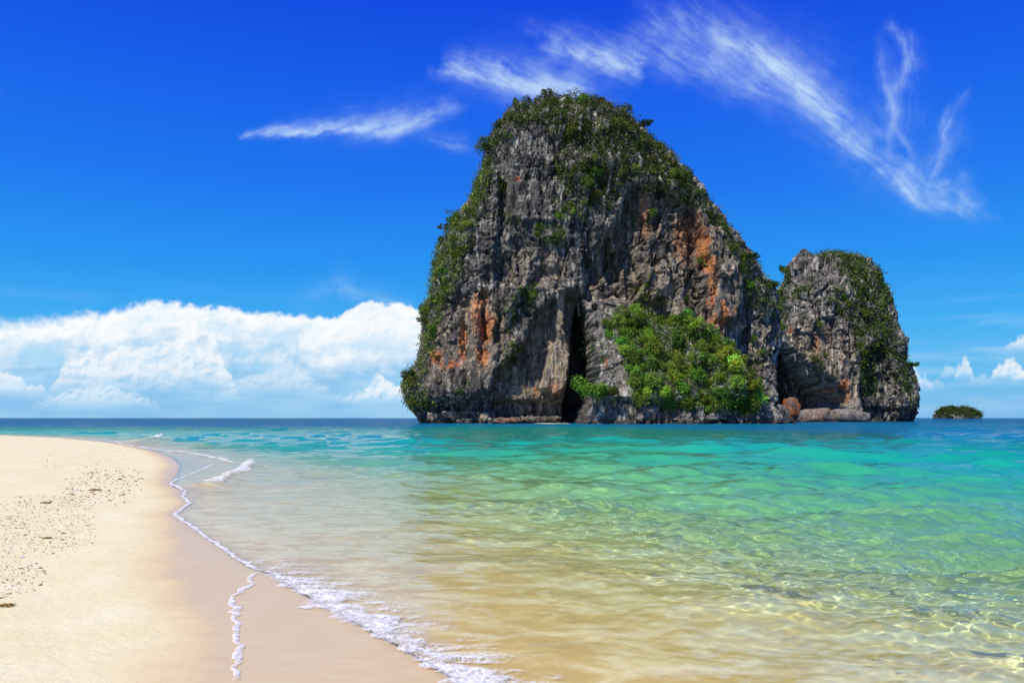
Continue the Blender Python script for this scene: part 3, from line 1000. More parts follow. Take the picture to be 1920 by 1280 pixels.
# ================================================================== plants
def leaf_material(name):
    m, t = new_mat(name)
    out = t.n('ShaderNodeOutputMaterial')
    at = t.attr('leaf').outputs['Color']
    oi = t.n('ShaderNodeObjectInfo')
    hsv = t.n('ShaderNodeHueSaturation')
    t.l(at, hsv.inputs['Color'])
    t.l(t.math('ADD', .472, t.math('MULTIPLY', oi.outputs['Random'], .045)), hsv.inputs['Hue'])
    t.l(t.math('ADD', .72, t.math('MULTIPLY', oi.outputs['Random'], .6)), hsv.inputs['Value'])
    c = t.mix(1.0, hsv.outputs[0], oi.outputs['Color'], 'MULTIPLY')
    bs = t.n('ShaderNodeBsdfPrincipled')
    t.l(c, bs.inputs['Base Color'])
    bs.inputs['Roughness'].default_value = .55
    bs.inputs['Specular IOR Level'].default_value = .25
    tr = t.n('ShaderNodeBsdfTranslucent')
    t.l(t.mix(1.0, c, (1.1, 1.25, .5), 'MULTIPLY'), tr.inputs['Color'])
    mx = t.n('ShaderNodeMixShader')
    mx.inputs[0].default_value = .28
    t.l(bs.outputs[0], mx.inputs[1])
    t.l(tr.outputs[0], mx.inputs[2])
    t.l(mx.outputs[0], out.inputs[0])
    return m


LEAF = leaf_material('tropical_leaf')
m, t = new_mat('bark')
bs = t.n('ShaderNodeBsdfPrincipled')
out = t.n('ShaderNodeOutputMaterial')
t.l(bs.outputs[0], out.inputs[0])
g_ = t.n('ShaderNodeNewGeometry')
t.l(t.ramp(t.noise(t.mapping(g_.outputs['Position'], (4, 4, .8)), 2, 5), [(.3, (.10, .08, .06)), (.7, (.27, .23, .18))]), bs.inputs['Base Color'])
bs.inputs['Roughness'].default_value = .9
BARK = m


def leaf_quads(c, nrm, size, rng, bend=.25):
    """pointed leaf sprays: a quad per centre c, facing about nrm"""
    n = len(c)
    nrm = nrm + rng.normal(size=(n, 3)) * .55
    nrm /= np.linalg.norm(nrm, axis=1, keepdims=True) + 1e-9
    a = rng.normal(size=(n, 3))
    t_ = np.cross(nrm, a)
    t_ /= np.linalg.norm(t_, axis=1, keepdims=True) + 1e-9
    b_ = np.cross(nrm, t_)
    s = (size * rng.uniform(.6, 1.35, n))[:, None]
    dr = nrm * s * bend
    v = np.stack([c - t_ * s, c + b_ * s * .55 + dr, c + t_ * s, c - b_ * s * .55 + dr], 1)
    f = np.arange(4 * n).reshape(n, 4)
    return v.reshape(-1, 3), f


def crown_points(n, rng, lobes, w, d, h):
    """points and normals over an uneven heap of lobes; base at z=0"""
    cs, rs = [], []
    for k in range(lobes):
        a = rng.uniform(0, 6.28)
        r = math.sqrt(rng.random()) * .62
        zz = rng.uniform(.30, .72) * (1 - .35 * r)
        cs.append((r * math.cos(a), r * math.sin(a), zz))
        rs.append(rng.uniform(.26, .46))
    cs, rs = np.array(cs), np.array(rs)
    k = rng.choice(lobes, n, p=rs ** 2 / (rs ** 2).sum())
    u = rng.normal(size=(n, 3))
    u /= np.linalg.norm(u, axis=1, keepdims=True)
    u[:, 2] = np.where(u[:, 2] < -.35, -u[:, 2], u[:, 2])
    rad = rs[k] * rng.uniform(.72, 1.06, n)
    p = cs[k] + u * rad[:, None]
    sc = np.array([w / 2, d / 2, h])
    return p * sc, u


def leaf_colours(n, rng, base, spread=.35, per=4):
    v = rng.normal(size=n) * spread
    c = np.array(base)[None, :] * np.exp(v)[:, None]
    y = rng.random(n) < .12
    c[y] = c[y] * np.array([1.7, 1.3, .8])
    return np.repeat(c, per, 0)


def shrub_mesh(seed, w, h, n, size, base):
    rng = np.random.default_rng(seed)
    p, u = crown_points(n, rng, 8, w, w, h)
    v, f = leaf_quads(p, u + np.array([0, 0, .5]), size, rng)
    me = mesh_np('shrub', v, f, False, LEAF)
    cattr(me, 'leaf', leaf_colours(n, rng, base))
    return me


GREEN = (.075, .135, .022)
SHRUBS = [shrub_mesh(100 + k, 1.0, .85 + .1 * (k % 3), 800, .040, GREEN) for k in range(12)]


def poly_any(px, py, polys, w=7.0, warp=None):
    out = np.zeros(len(px))
    for poly, o in polys:
        out = np.maximum(out, o * blend_poly(px, py, poly, w, warp))
    return out


V_TOP = [([(905, 305), (915, 268), (945, 208), (1000, 178), (1060, 160), (1140, 176), (1205, 226), (1262, 300), (1312, 362), (1348, 408), (1382, 462), (1408, 505), (1385, 495), (1340, 425), (1290, 375), (1240, 350),
           (1215, 350), (1195, 338), (1165, 335), (1150, 350), (1120, 352), (1090, 372), (1055, 350), (1050, 300), (1055, 262), (1030, 228), (990, 232), (960, 238), (940, 268), (925, 295)], 1.0),
         ([(1050, 290), (1165, 300), (1165, 350), (1150, 385), (1120, 395), (1080, 380), (1050, 350)], .8)]
V_LEFT = [([(812, 560), (808, 500), (826, 450), (850, 412), (880, 392), (892, 350), (903, 300), (925, 300), (918, 340), (908, 380), (896, 412), (880, 445), (868, 490), (855, 530), (838, 558)], 1.0),
          ([(785, 705), (796, 640), (803, 565), (838, 558), (834, 590), (820, 622), (812, 660), (800, 705)], .85),
          ([(755, 745), (762, 695), (785, 685), (806, 730), (812, 760), (770, 762)], .7)]
V_FACE = [([(935, 400), (960, 398), (1000, 418), (1050, 412), (1062, 440), (1055, 462), (1020, 455), (1000, 436), (960, 420)], .8),
          ([(1035, 380), (1092, 372), (1112, 400), (1062, 430), (1040, 410)], .7), ([(965, 540), (1005, 530), (1025, 545), (1000, 570), (975, 620), (955, 615), (950, 580)], .7),
          ([(945, 650), (980, 640), (986, 665), (955, 695), (935, 690)], .7), ([(1178, 540), (1230, 530), (1252, 560), (1240, 602), (1195, 592)], .8),
          ([(1180, 405), (1215, 405), (1215, 430), (1180, 430)], .45), ([(1380, 478), (1410, 488), (1442, 530), (1455, 565), (1440, 600), (1405, 572), (1390, 520)], .9),
          ([(1075, 560), (1100, 565), (1095, 600), (1075, 590)], .5), ([(1265, 560), (1290, 560), (1290, 585), (1265, 580)], .5), ([(850, 715), (880, 710), (880, 735), (855, 735)], .5),
          ([(930, 330), (955, 330), (952, 360), (935, 360)], .6), ([(1310, 480), (1335, 480), (1335, 500), (1310, 500)], .4), ([(1395, 640), (1430, 640), (1430, 690), (1400, 690)], .55)]
V_BUTT = [([(1140, 606), (1156, 582), (1200, 598), (1240, 606), (1290, 610), (1328, 624), (1366, 655), (1398, 704), (1422, 736), (1426, 766), (1395, 780), (1340, 772), (1275, 768), (1225, 756), (1182, 718), (1174, 690), (1162, 655)], 1.0),
          ([(1105, 640), (1140, 640), (1145, 720), (1160, 745), (1130, 760), (1112, 720)], .28)]
V_SEC = [([(1528, 485), (1560, 466), (1602, 474), (1642, 503), (1664, 550), (1670, 610), (1694, 680), (1710, 735), (1704, 762), (1682, 700), (1650, 652), (1604, 645), (1592, 600), (1600, 560), (1590, 520), (1562, 488)], 1.0),
         ([(1460, 520), (1480, 498), (1484, 530), (1470, 548)], .9), ([(1448, 560), (1476, 550), (1472, 622), (1454, 622)], .8), ([(1490, 540), (1522, 535), (1522, 552), (1490, 554)], .7),
         ([(1555, 530), (1600, 555), (1600, 605), (1560, 575)], .6), ([(1518, 660), (1552, 665), (1552, 697), (1523, 692)], .6), ([(1604, 640), (1642, 640), (1642, 742), (1615, 742)], .8),
         ([(1500, 590), (1540, 600), (1535, 620), (1505, 612)], .4), ([(1600, 480), (1650, 520), (1640, 600), (1590, 540)], .8)]


class Site:
    """a finished rock surface with its normals and veg masks"""
    def __init__(self, k):
        self.k = k
        self.p = k.P.reshape(-1, 3)
        self.n = k.normals().reshape(-1, 3)
        self.px, self.py = k.px()
        self.warp = (7 * fbm(self.p / 3.5, 3, 255), 7 * fbm(self.p / 3.5, 3, 257))
        self.gap = fbm(self.p / 5.0, 3, 259)
        self.vis = k.front & (self.p[:, 2] > 2.0)
        # vertices stand closer together on steep or narrow parts: weigh them by their area
        P = k.P
        du = np.linalg.norm(np.roll(P, -1, 1) - np.roll(P, 1, 1), axis=-1)
        dv = np.linalg.norm(np.gradient(P, axis=0), axis=-1) * 2
        self.area = np.clip(du * dv, 0, 1.0).ravel()

    def mask(self, polys, lo=-.9, hi=-.2):
        g = sstep(lo, hi, self.gap + .15)
        return poly_any(self.px, self.py, polys, 7, self.warp) * g * self.vis

    def pick(self, prob, n, rng, gap, taken):
        """anchor vertices, at least gap(metres) apart"""
        w = prob * self.area
        cand = rng.choice(len(w), min(n * 14, int((w > 1e-4).sum())), replace=False, p=w / w.sum())
        out = []
        for c in cand:
            q = self.p[c]
            if taken and np.min(((np.array(taken) - q) ** 2).sum(1)) < gap * gap:
                continue
            taken.append(q)
            out.append(c)
            if len(out) >= n:
                break
        return out


s1, s2 = Site(main), Site(sec)
rng = np.random.default_rng(21)
count = [0]


def plant(site, polys, n, smin, smax, gap, label, group, tint, taken, lo=-.9, hi=-.2):
    for c in site.pick(site.mask(polys, lo, hi), n, rng, gap, taken):
        o = bpy.data.objects.new('shrub', SHRUBS[count[0] % len(SHRUBS)])
        count[0] += 1
        COL.objects.link(o)
        nr = site.n[c]
        s = rng.uniform(smin, smax)
        q = site.p[c] + nr * .12 * s - np.array([0, 0, .28 * s])
        o.location = q
        up = Vector((nr[0] * .5, nr[1] * .5, .9)).normalized()
        o.rotation_mode = 'QUATERNION'
        o.rotation_quaternion = up.to_track_quat('Z', 'Y') @ Vector((0, 0, 1)).rotation_difference(Vector((0, 0, 1)))
        o.scale = (s * rng.uniform(.9, 1.25), s * rng.uniform(.9, 1.2), s * rng.uniform(.75, 1.05))
        j = math.exp(rng.normal() * .30)
        rr = rng.uniform(.72, 1.3)
        o.color = (tint[0] * j * rr, tint[1] * j, tint[2] * j * rng.uniform(.7, 1.5), 1)
        lab = label
        if group:
            sz = (s - smin) / (smax - smin)
            words = ['large' if sz > .66 else ('small' if sz < .33 else ''), 'deep-toned' if j < .82 else ('light' if j > 1.22 else ''), 'tawny' if rr > 1.14 else '']
            words = [w_ for w_ in words if w_]
            lab = ' '.join(words[:max(0, 16 - len(label.split()))] + [label])
        tag(o, lab, 'shrub', lab.replace('shrub', 'shrubs', 1) if group else None)


tk1, tk2 = [], []
def box(x0, y0, x1, y1):
    return lambda x, y: (x >= x0) & (x < x1) & (y >= y0) & (y < y1)


def zone(site, polys, n, smin, smax, gap, label, tint, taken, where=None, lo=-.9, hi=-.2):
    keep = site.vis
    if where is not None:
        site.vis = keep & where(site.px, site.py)
    plant(site, polys, n, smin, smax, gap, label, label.replace('shrub', 'shrubs', 1) if n > 1 else None, tint, taken, lo, hi)
    site.vis = keep


BG = (1.5, 1.55, .9)
for where, n, lab in ((box(1100, 560, 1232, 650), 26, 'sunlit shrub along the upper left rim of the green front slope'), (box(1232, 560, 1400, 662), 24, 'sunlit shrub along the upper right rim of the green front slope'),
                      (box(1100, 650, 1225, 800), 22, 'green shrub beside the bare grey buttress at the left of the front slope'), (box(1225, 662, 1330, 740), 20, 'green shrub in the very middle of the thicket on the front slope'),
                      (box(1330, 662, 1450, 740), 16, 'yellow-green shrub at the right side of the thicket on the front slope'), (box(1225, 740, 1450, 800), 22, 'green shrub at the lowest edge of the front slope just above the sea')):
    yy = (2.1, 1.8, .8) if 'yellow' in lab else BG
    zone(s1, V_BUTT[:1], n, 3.2, 6.4, 1.7, lab, yy, tk1, where, -2, -1)
TG = (1.15, .98, .95)
for where, n, lab in ((box(980, 150, 1150, 215), 20, 'dark olive shrub on the topmost crown of the great stack'), (box(880, 190, 1000, 320), 18, 'dark olive shrub on the left shoulder of the dome'),
                      (box(1000, 215, 1130, 400), 18, 'olive shrub in the middle of the dome above the bare cliff'), (box(1130, 180, 1215, 400), 16, 'olive shrub right of the middle of the dome'),
                      (box(1215, 240, 1300, 400), 16, 'dark shrub above the brown overhang on the right of the dome'), (box(1300, 340, 1420, 520), 10, 'dark shrub on the right ridge running down from the dome')):
    zone(s1, V_TOP, n, 2.8, 5.4, 2.1, lab, TG, tk1, where, -.55, .10)
for poly, n, lab in zip(V_LEFT, (20, 7, 6), ('bright green shrub in the thicket on the upper left edge of the great stack', 'green shrub on the steep left edge above the sea corner', 'brownish green shrub overhanging the sea at the lower left corner')):
    zone(s1, [poly], n, 2.6, 4.8, 1.8, lab, (1.5, 1.35, 1.0) if n > 6 else (1.2, 1.0, .9), tk1)
FACE = ((4, 'shrub on the long narrow ledge across the left cliff face'), (3, 'shrub under the dome just above the cliff ledge'), (4, 'shrub on the bare face right of the orange streaks'), (2, 'light green shrub on the lower face left of the hollow'),
        (4, 'shrub in the dark cliff just above the green front slope'), (1, 'small shrub alone under the dome beside the brown overhang'), (4, 'dark shrub on the right shoulder below the flat-topped tree'), (1, 'small shrub at the top of the dark cleft'),
        (1, 'tiny shrub between the pale dripstones above the front slope'), (1, 'small brown shrub low on the grey wall near the left corner'), (1, 'small dark shrub beside the grey pillar on the left of the dome'), (1, 'small shrub on the rust-red streak of the right face'), (2, 'pale green shrub on the grey wall near the gap between the stacks'))
for poly, (n, lab) in zip(V_FACE, FACE):
    zone(s1, [poly], n, 1.9, 3.9, 1.5, lab, (1.35, 1.3, 1.0), tk1, None, -2, -1)
SECL = ((16, 'dark green shrub down the right back of the smaller stack'), (1, 'dark shrub left of the pointed peak of the smaller stack'), (2, 'green shrub on the left flank of the smaller stack'), (1, 'rusty green shrub on the grey face under the pointed peak'),
        (3, 'green shrub in the middle of the smaller stack'), (2, 'light green shrub just above the cave of the smaller stack'), (3, 'green shrub above the dark right foot of the smaller stack'), (1, 'small shrub on the left face of the smaller stack'), (5, 'green shrub near the top of the smaller stack'))
for poly, (n, lab) in zip(V_SEC, SECL):
    zone(s2, [poly], n, 3.2, 6.0, 2.2, lab, (1.2, 1.1, .9), tk2)


def undergrowth(site, specs, rng, label, extra=0):
    """the leaves nobody could count between the shrubs, joined into one object"""
    V, FC, CC, base = [], [], [], 0
    for polys, n, size, hgt, col, lo, hi, gapm in specs:
        w = site.mask(polys, lo, hi) * site.area
        c = rng.choice(len(w), n, p=w / w.sum())
        # leaves gather into tufts
        tuft = rng.integers(0, max(1, n // 26), n)
        tc = c[tuft % len(c)]
        ctr = site.p[tc] + rng.normal(size=(n, 3)) * np.array([gapm, gapm, gapm * .8])
        use = rng.random(n) < .72
        ctr = np.where(use[:, None], ctr, site.p[c])
        nr = np.where(use[:, None], site.n[tc], site.n[c])
        p = ctr + nr * (rng.uniform(.05, 1, n) * hgt)[:, None] + rng.normal(size=(n, 3)) * .2
        v, f = leaf_quads(p, nr * .6 + np.array([0, 0, .8]), size, rng)
        tv = np.exp(rng.normal(size=max(1, n // 26)) * .30)[tuft]
        cc = leaf_colours(n, rng, col, .3) * np.repeat(tv, 4)[:, None]
        V.append(v)
        FC.append(f + base)
        CC.append(cc)
        base += len(v)
    me = mesh_np('undergrowth', np.concatenate(V), np.concatenate(FC), False, LEAF)
    cattr(me, 'leaf', np.concatenate(CC))
    o = link('undergrowth', me)
    tag(o, label, 'undergrowth', kind='stuff')
    return o


ALL1 = [([(700, 100), (1500, 100), (1500, 780), (700, 780)], .5)]
undergrowth(s1, [(V_TOP, 40000, .34, 1.5, (.066, .092, .018), -.50, .15, .8), (V_LEFT, 17000, .34, 1.4, (.10, .15, .024), -.5, .2, .8),
                 (V_FACE, 8000, .28, .9, (.10, .15, .024), -2, -1, .7), (V_BUTT, 24000, .30, 1.2, (.09, .16, .022), -2, -1, .9),
                 (ALL1, 5200, .24, .5, (.08, .11, .025), .05, .3, .45)], rng, 'dense low green undergrowth covering the great stack between its shrubs')
ALL2 = [([(1400, 440), (1740, 440), (1740, 775), (1400, 775)], .5)]
undergrowth(s2, [(V_SEC, 24000, .46, 1.8, (.075, .11, .02), -.8, -.05, 1.0), (ALL2, 2600, .32, .7, (.07, .095, .022), .05, .3, .6)], rng, 'dense low green undergrowth covering the smaller stack between its shrubs')


def tube(path, radii, nseg=7):
    path = np.asarray(path, float)
    V = []
    for k, (p, r) in enumerate(zip(path, radii)):
        d = path[min(k + 1, len(path) - 1)] - path[max(k - 1, 0)]
        d /= np.linalg.norm(d) + 1e-9
        a = np.cross(d, (0.3, .9, .1))
        a /= np.linalg.norm(a)
        b = np.cross(d, a)
        for j in range(nseg):
            w = 2 * math.pi * j / nseg
            V.append(p + r * (a * math.cos(w) + b * math.sin(w)))
    return np.array(V), grid_faces(len(path), nseg, True)


def make_tree(base, height, spread, label, tint, seed, lean=(0, 0), leaves=420, bare=False, size=.32, flat=.5, group=None):
    rg = np.random.default_rng(seed)
    root = bpy.data.objects.new('tree', None)
    COL.objects.link(root)
    root.location = base
    root.empty_display_size = .5
    tag(root, label, 'tree', group)
    hh = height * .55
    top = np.array([lean[0] * height * .5, lean[1] * height * .5, hh])
    path = [np.array([0, 0, -.8]), top * .35 + rg.normal(size=3) * .08, top * .7 + rg.normal(size=3) * .1, top]
    v, f = tube(path, np.array([1, .8, .62, .45]) * .05 * height ** .9)
    link('trunk', mesh_np('trunk', v, f, True, BARK), root)
    ends = []
    nl = 6
    for k in range(nl):
        a = 6.28 * k / nl + rg.uniform(-.4, .4)
        st = path[2] + (path[3] - path[2]) * rg.uniform(0, 1)
        e = top + np.array([math.cos(a) * spread * .5 * rg.uniform(.5, .95), math.sin(a) * spread * .5 * rg.uniform(.5, .95), height * rg.uniform(.08, .32)]) + np.array([lean[0], lean[1], 0]) * height * .25
        midp = (st + e) / 2 + np.array([0, 0, -.06 * height]) + rg.normal(size=3) * .05 * height
        v, f = tube([st, midp, e], np.array([.5, .34, .12]) * .045 * height ** .9, 5)
        link('limb', mesh_np('limb', v, f, True, BARK), root)
        ends.append(e)
        ends.append((midp + e) / 2)
    C_, U_ = [], []
    for e in ends:
        n = leaves // len(ends)
        u = rg.normal(size=(n, 3))
        u /= np.linalg.norm(u, axis=1, keepdims=True)
        r = spread * .21 * rg.uniform(.7, 1.25) * (rg.random(n) ** .4)
        C_.append(e + u * r[:, None] * np.array([1, 1, flat]))
        U_.append(u + np.array([0, 0, .7]))
    v, f = leaf_quads(np.concatenate(C_), np.concatenate(U_), size, rg)
    me = mesh_np('crown', v, f, False, LEAF)
    cattr(me, 'leaf', leaf_colours(len(f), rg, np.array(GREEN) * np.array(tint)))
    link('crown', me, root)
    return root


def foot(site, px_, py_):
    d = (site.px - px_) ** 2 + (site.py - py_) ** 2 + np.where(site.vis, 0, 1e9)
    return site.p[int(np.argmin(d))]


TREES = [
    (s1, 1112, 782, 10.0, 9.5, 'bright green spreading tree at the waterline beside the dark cleft', (1.6, 1.75, .9), (-.12, -.35), 1900, .33, .95),
    (s1, 1138, 762, 6.0, 6.0, 'dark green tree just right of the bright tree at the waterline', (.8, .85, .8), (.0, -.3), 800, .33, .8),
    (s1, 1088, 742, 4.0, 5.0, 'grey-green bush-like tree above the bright tree at the waterline', (.9, .8, 1.2), (-.2, -.2), 420, .3, .8),
    (s1, 1394, 504, 5.2, 5.0, 'flat-topped dark tree standing out on the right shoulder of the great stack', (.6, .6, .7), (.5, 0), 700, .30, .4),
    (s1, 1440, 556, 5.0, 5.0, 'tree at the foot of the right shoulder, beside the gap between the stacks', (.75, .75, .7), (.25, -.1), 700, .30, .7),
    (s1, 1206, 248, 4.0, 4.0, 'small dark tree sticking out where the dome begins to fall to the right', (.6, .6, .7), (.35, 0), 500, .28, .7),
    (s1, 1078, 182, 3.2, 5.0, 'thin half-bare tree on the very summit of the great stack', (.7, .6, .7), (0, 0), 150, .2, .5),
    (s1, 856, 414, 4.4, 5.0, 'thin half-bare tree leaning out from the left edge of the great stack', (.6, .55, .7), (-.6, 0), 130, .2, .5),
    (s1, 838, 440, 3.4, 4.0, 'small dark tree below the half-bare tree on the left edge', (.7, .75, .7), (-.55, 0), 300, .26, .6),
    (s1, 776, 722, 5.0, 5.0, 'dark tree hanging over the sea at the lower left corner of the great stack', (.6, .75, .7), (-.5, -.1), 700, .30, .9),
    (s1, 800, 616, 4.0, 4.0, 'small green tree on the left edge above the lower left corner', (.9, .95, .8), (-.35, -.1), 450, .28, .8),
    (s2, 1474, 522, 7.0, 5.0, 'slim dark tree left of the pointed peak of the smaller stack', (.55, .6, .7), (-.25, 0), 600, .40, 1.2),
    (s2, 1461, 566, 6.0, 5.5, 'tree low on the left side of the smaller stack beside the gap', (.8, .85, .8), (-.1, -.2), 600, .40, .9),
    (s2, 1700, 700, 5.5, 5.5, 'dark tree leaning out from the right side of the smaller stack', (.6, .65, .7), (.5, 0), 600, .38, .7),
    (s2, 1706, 745, 4.5, 4.5, 'small dark tree low on the right side of the smaller stack', (.55, .6, .7), (.5, 0), 420, .38, .7),
]
for k, (site, a, b, h_, sp, lab, tint, lean, nl, sz, fl) in enumerate(TREES):
    make_tree(foot(site, a, b), h_, sp, lab, tint, 500 + k, lean, nl, size=sz, flat=fl)

# ================================================================== hanging stone on the overhangs
def stalactite_mesh(seed):
    rg = np.random.default_rng(seed)
    n, k = 9, 10
    V = []
    for i in range(k):
        f = i / (k - 1)
        r = (1 - f) ** .7 * (.5 + .18 * math.sin(i * 2.3 + seed)) + .02
        for j in range(n):
            a = 6.28 * j / n
            rr = r * (1 + .28 * math.sin(3 * a + seed) + .12 * rg.normal())
            V.append((rr * math.cos(a) + .1 * math.sin(i + seed), rr * math.sin(a), -3.0 * f + .4))
    return mesh_np('stalactite', np.array(V), grid_faces(k, n, True), True, STAL)


STAL, t = new_mat('dripstone')
out = t.n('ShaderNodeOutputMaterial')
bs = t.n('ShaderNodeBsdfPrincipled')
t.l(bs.outputs[0], out.inputs[0])
g_ = t.n('ShaderNodeNewGeometry')
ns = t.noise(t.mapping(g_.outputs['Position'], (1, 1, .3)), 2.4, 6, .65)
t.l(t.ramp(ns, [(.3, (.06, .057, .052)), (.48, (.26, .235, .20)), (.7, (.50, .45, .37))]), bs.inputs['Base Color'])
bs.inputs['Roughness'].default_value = .9
t.l(t.bump(ns, .9, .5), bs.inputs['Normal'])
SM = [stalactite_mesh(k) for k in range(6)]
for k, (a, b, w_, l_) in enumerate(((1112, 470, 1.0, 2.0), (1090, 480, .8, 1.6), (1068, 556, 1.3, 2.4), (1084, 568, 1.0, 2.6), (1098, 560, .9, 2.0), (1046, 548, 1.2, 1.6), (1262, 490, 1.4, 2.4), (1276, 520, 1.2, 2.2),
                                    (1288, 540, 1.0, 2.4), (1250, 500, 1.0, 2.2), (1330, 560, 1.1, 2.4), (1345, 560, 1.2, 2.2), (1392, 545, .9, 2.2), (1208, 372, .7, 1.6), (1228, 380, .8, 1.8), (1252, 388, .7, 1.6),
                                    (920, 738, 1.2, 1.6), (936, 720, 1.2, 1.8), (945, 735, 1.0, 1.6), (790, 756, .8, .8), (800, 758, .7, .7), (1150, 458, .8, 1.4), (1020, 560, .9, 1.8), (1300, 520, .9, 1.8))):
    o = link('stalactite', SM[k % 6], stack)
    q = foot(s1, a, b)
    o.location = q + np.array([0, .25, .1])
    o.scale = (w_ * .85, w_ * .85, l_ * .62)
    o.rotation_euler = (0, 0, k * 1.3)
for k, (a, b, w_, l_) in enumerate(((1490, 664, 1.2, 2.0), (1515, 686, 1.4, 2.2), (1545, 708, 1.4, 2.0), (1570, 728, 1.2, 2.2))):
    o = link('stalactite', SM[(k + 2) % 6], stack2)
    o.location = foot(s2, a, b) + np.array([0, .3, .1])
    o.scale = (w_, w_, l_ * .7)
    o.rotation_euler = (0, 0, k * 1.7)


# ================================================================== rocks at the foot
def boulder(px0, px1, pyt, d, label, seed, base_col, pale_col, squash=1.0, sub=40, orange=0.0, depth_m=None, sink=.25, cat='boulder'):
    w = gx(px1, d) - gx(px0, d)
    h = gz(pyt, d)
    dep = depth_m or w * .6
    nr, nc = 26, sub
    th = np.linspace(0, math.pi, nr)
    ph = np.linspace(0, 2 * math.pi, nc, endpoint=False)
    T, P_ = np.meshgrid(th, ph, indexing='ij')
    u = np.stack([np.sin(T) * np.cos(P_), np.sin(T) * np.sin(P_), np.cos(T)], -1).reshape(-1, 3)
    e = np.sign(u) * np.abs(u) ** .8
    q = (u * np.array([w, dep, h]) / 2 + seed * 3.1).astype(np.float32)
    s_ = 1.6 / min(w, max(h, 1.0) * 2)
    f1, f2, rid, off = worley(q * s_ * 1.3, seed)
    g = _G[(rid * 5) & 4095]
    r = 1 + .24 * g[:, 0] + .34 * (off * g).sum(1) + .30 * fbm(q * s_, 5, seed, .6) - .10 * (1 - sstep(0, .1, f2 - f1))
    v = e * r[:, None] * np.array([w / 2, dep / 2, h * (.5 + sink / 2)])
    v[:, 2] += h * (.5 - sink / 2)
    me = mesh_np('boulder', v, grid_faces(nr, nc, True), True, ROCK)
    n3 = fbm(q / 1.0, 5, seed + 3, .6)
    a = sstep(-.25, .35, n3 + .3 * u[:, 2])[:, None]
    c = np.array(base_col) * (1 - a) + np.array(pale_col) * a
    if orange:
        oa = (orange * sstep(-.2, .25, fbm(q / 2.0, 4, seed + 8)))[:, None]
        c = c * (1 - oa) + np.array([.55, .15, .045]) * oa
    wl = sstep(.9, .1, v[:, 2])[:, None]
    c = c * (1 - .6 * wl) + np.array([.06, .05, .035]) * .6 * wl
    cattr(me, 'stone', c)
    o = link('boulder', me, None, (gx((px0 + px1) / 2, d), d, 0))
    tag(o, label, cat)
    return o


boulder(926, 981, 782.5, 219, 'low tan boulder in the water before the foot of the great stack', 3, (.16, .12, .08), (.42, .32, .21), orange=.4)
boulder(1104, 1134, 789, 214, 'small flat rock under the bright tree at the waterline', 4, (.12, .10, .08), (.32, .26, .18))
boulder(1440, 1480, 762, 232, 'grey boulder standing in the water at the gap between the stacks', 5, (.13, .125, .12), (.30, .29, .27))
boulder(1468, 1498, 744, 239, 'rust-red rock behind the grey boulder at the gap between the stacks', 6, (.16, .13, .11), (.34, .24, .16), orange=1.0, sink=.1)
boulder(1474, 1560, 768, 334, 'long pale rock shelf lying before the cave of the smaller stack', 7, (.20, .17, .14), (.48, .40, .31), orange=.25, depth_m=11)
boulder(1545, 1625, 770, 332, 'pale rock shelf at the right end before the cave', 8, (.20, .18, .16), (.46, .41, .34), depth_m=10)
boulder(1586, 1616, 750, 336, 'pale block resting on the right end of the shelf before the cave', 9, (.18, .16, .13), (.48, .42, .33), sink=.1)
boulder(1300, 1318, 787, 206, 'small dark rock at the waterline below the green slope', 11, (.05, .05, .045), (.16, .15, .13))

# a strip of sand in the cleft
v = []
for k in range(24):
    f = k / 23
    for j in range(6):
        g = j / 5
        v.append((gx(985 + 100 * f, 222), 221.5 - 1.2 * math.sin(f * 3.14) + 6 * g, -.25 + .42 * g * math.sin(f * 3.14) ** .6 + .03 * math.sin(9 * f)))
me = mesh_np('sand_bar', np.array(v), grid_faces(24, 6)[:, ::-1], True, bpy.data.materials['coral_sand'])
tag(link('sand_bar', me), 'narrow strip of pale sand in the cleft of the great stack', kind='structure')

# ================================================================== the far islet
L3 = [(1755, 790), (1754, 781), (1753, 777), (1756, 772), (1763, 769), (1772, 766)]
R3 = [(1832, 790), (1832, 781), (1832, 778), (1826, 774), (1816, 770), (1802, 766)]
isl = Karst(L3, R3, 1500.0, 30.0, 60, 130, 30)
isl.noise_relief(60, .8)
p3 = isl.P.reshape(-1, 3).astype(np.float32)
nz = np.zeros(len(p3))
me = isl.mesh('islet', ROCK)
cattr(me, 'stone', colour_rock(isl, 380, nz + .2, nz, nz, nz + .2))
tag(link('islet', me), 'tiny wooded islet far out on the horizon', 'islet')
s3 = Site(isl)
s3.vis = isl.front & (s3.p[:, 2] > 2.5)
s3.area[:] = 1.0
VI = [([(1740, 740), (1850, 740), (1850, 779), (1740, 779)], 1.0)]
undergrowth(s3, [(VI, 5000, 1.3, 3.0, (.055, .085, .02), -2, -1, 3.0)], rng, 'dense dark green wood covering the far islet')
for c in s3.pick(s3.mask(VI, -2, -1), 60, rng, 4.0, []):
    o = bpy.data.objects.new('islet_tree', SHRUBS[c % 12])
    COL.objects.link(o)
    o.location = s3.p[c] - np.array([0, 0, 2.5])
    s_ = rng.uniform(8, 14)
    o.scale = (s_, s_, s_ * rng.uniform(.6, .9))
    j = rng.uniform(.6, 1.0)
    o.color = (j * .85, j * .9, j * .8, 1)
    tag(o, 'dark rounded tree in the wood on the far islet', 'tree', 'trees of the far islet')

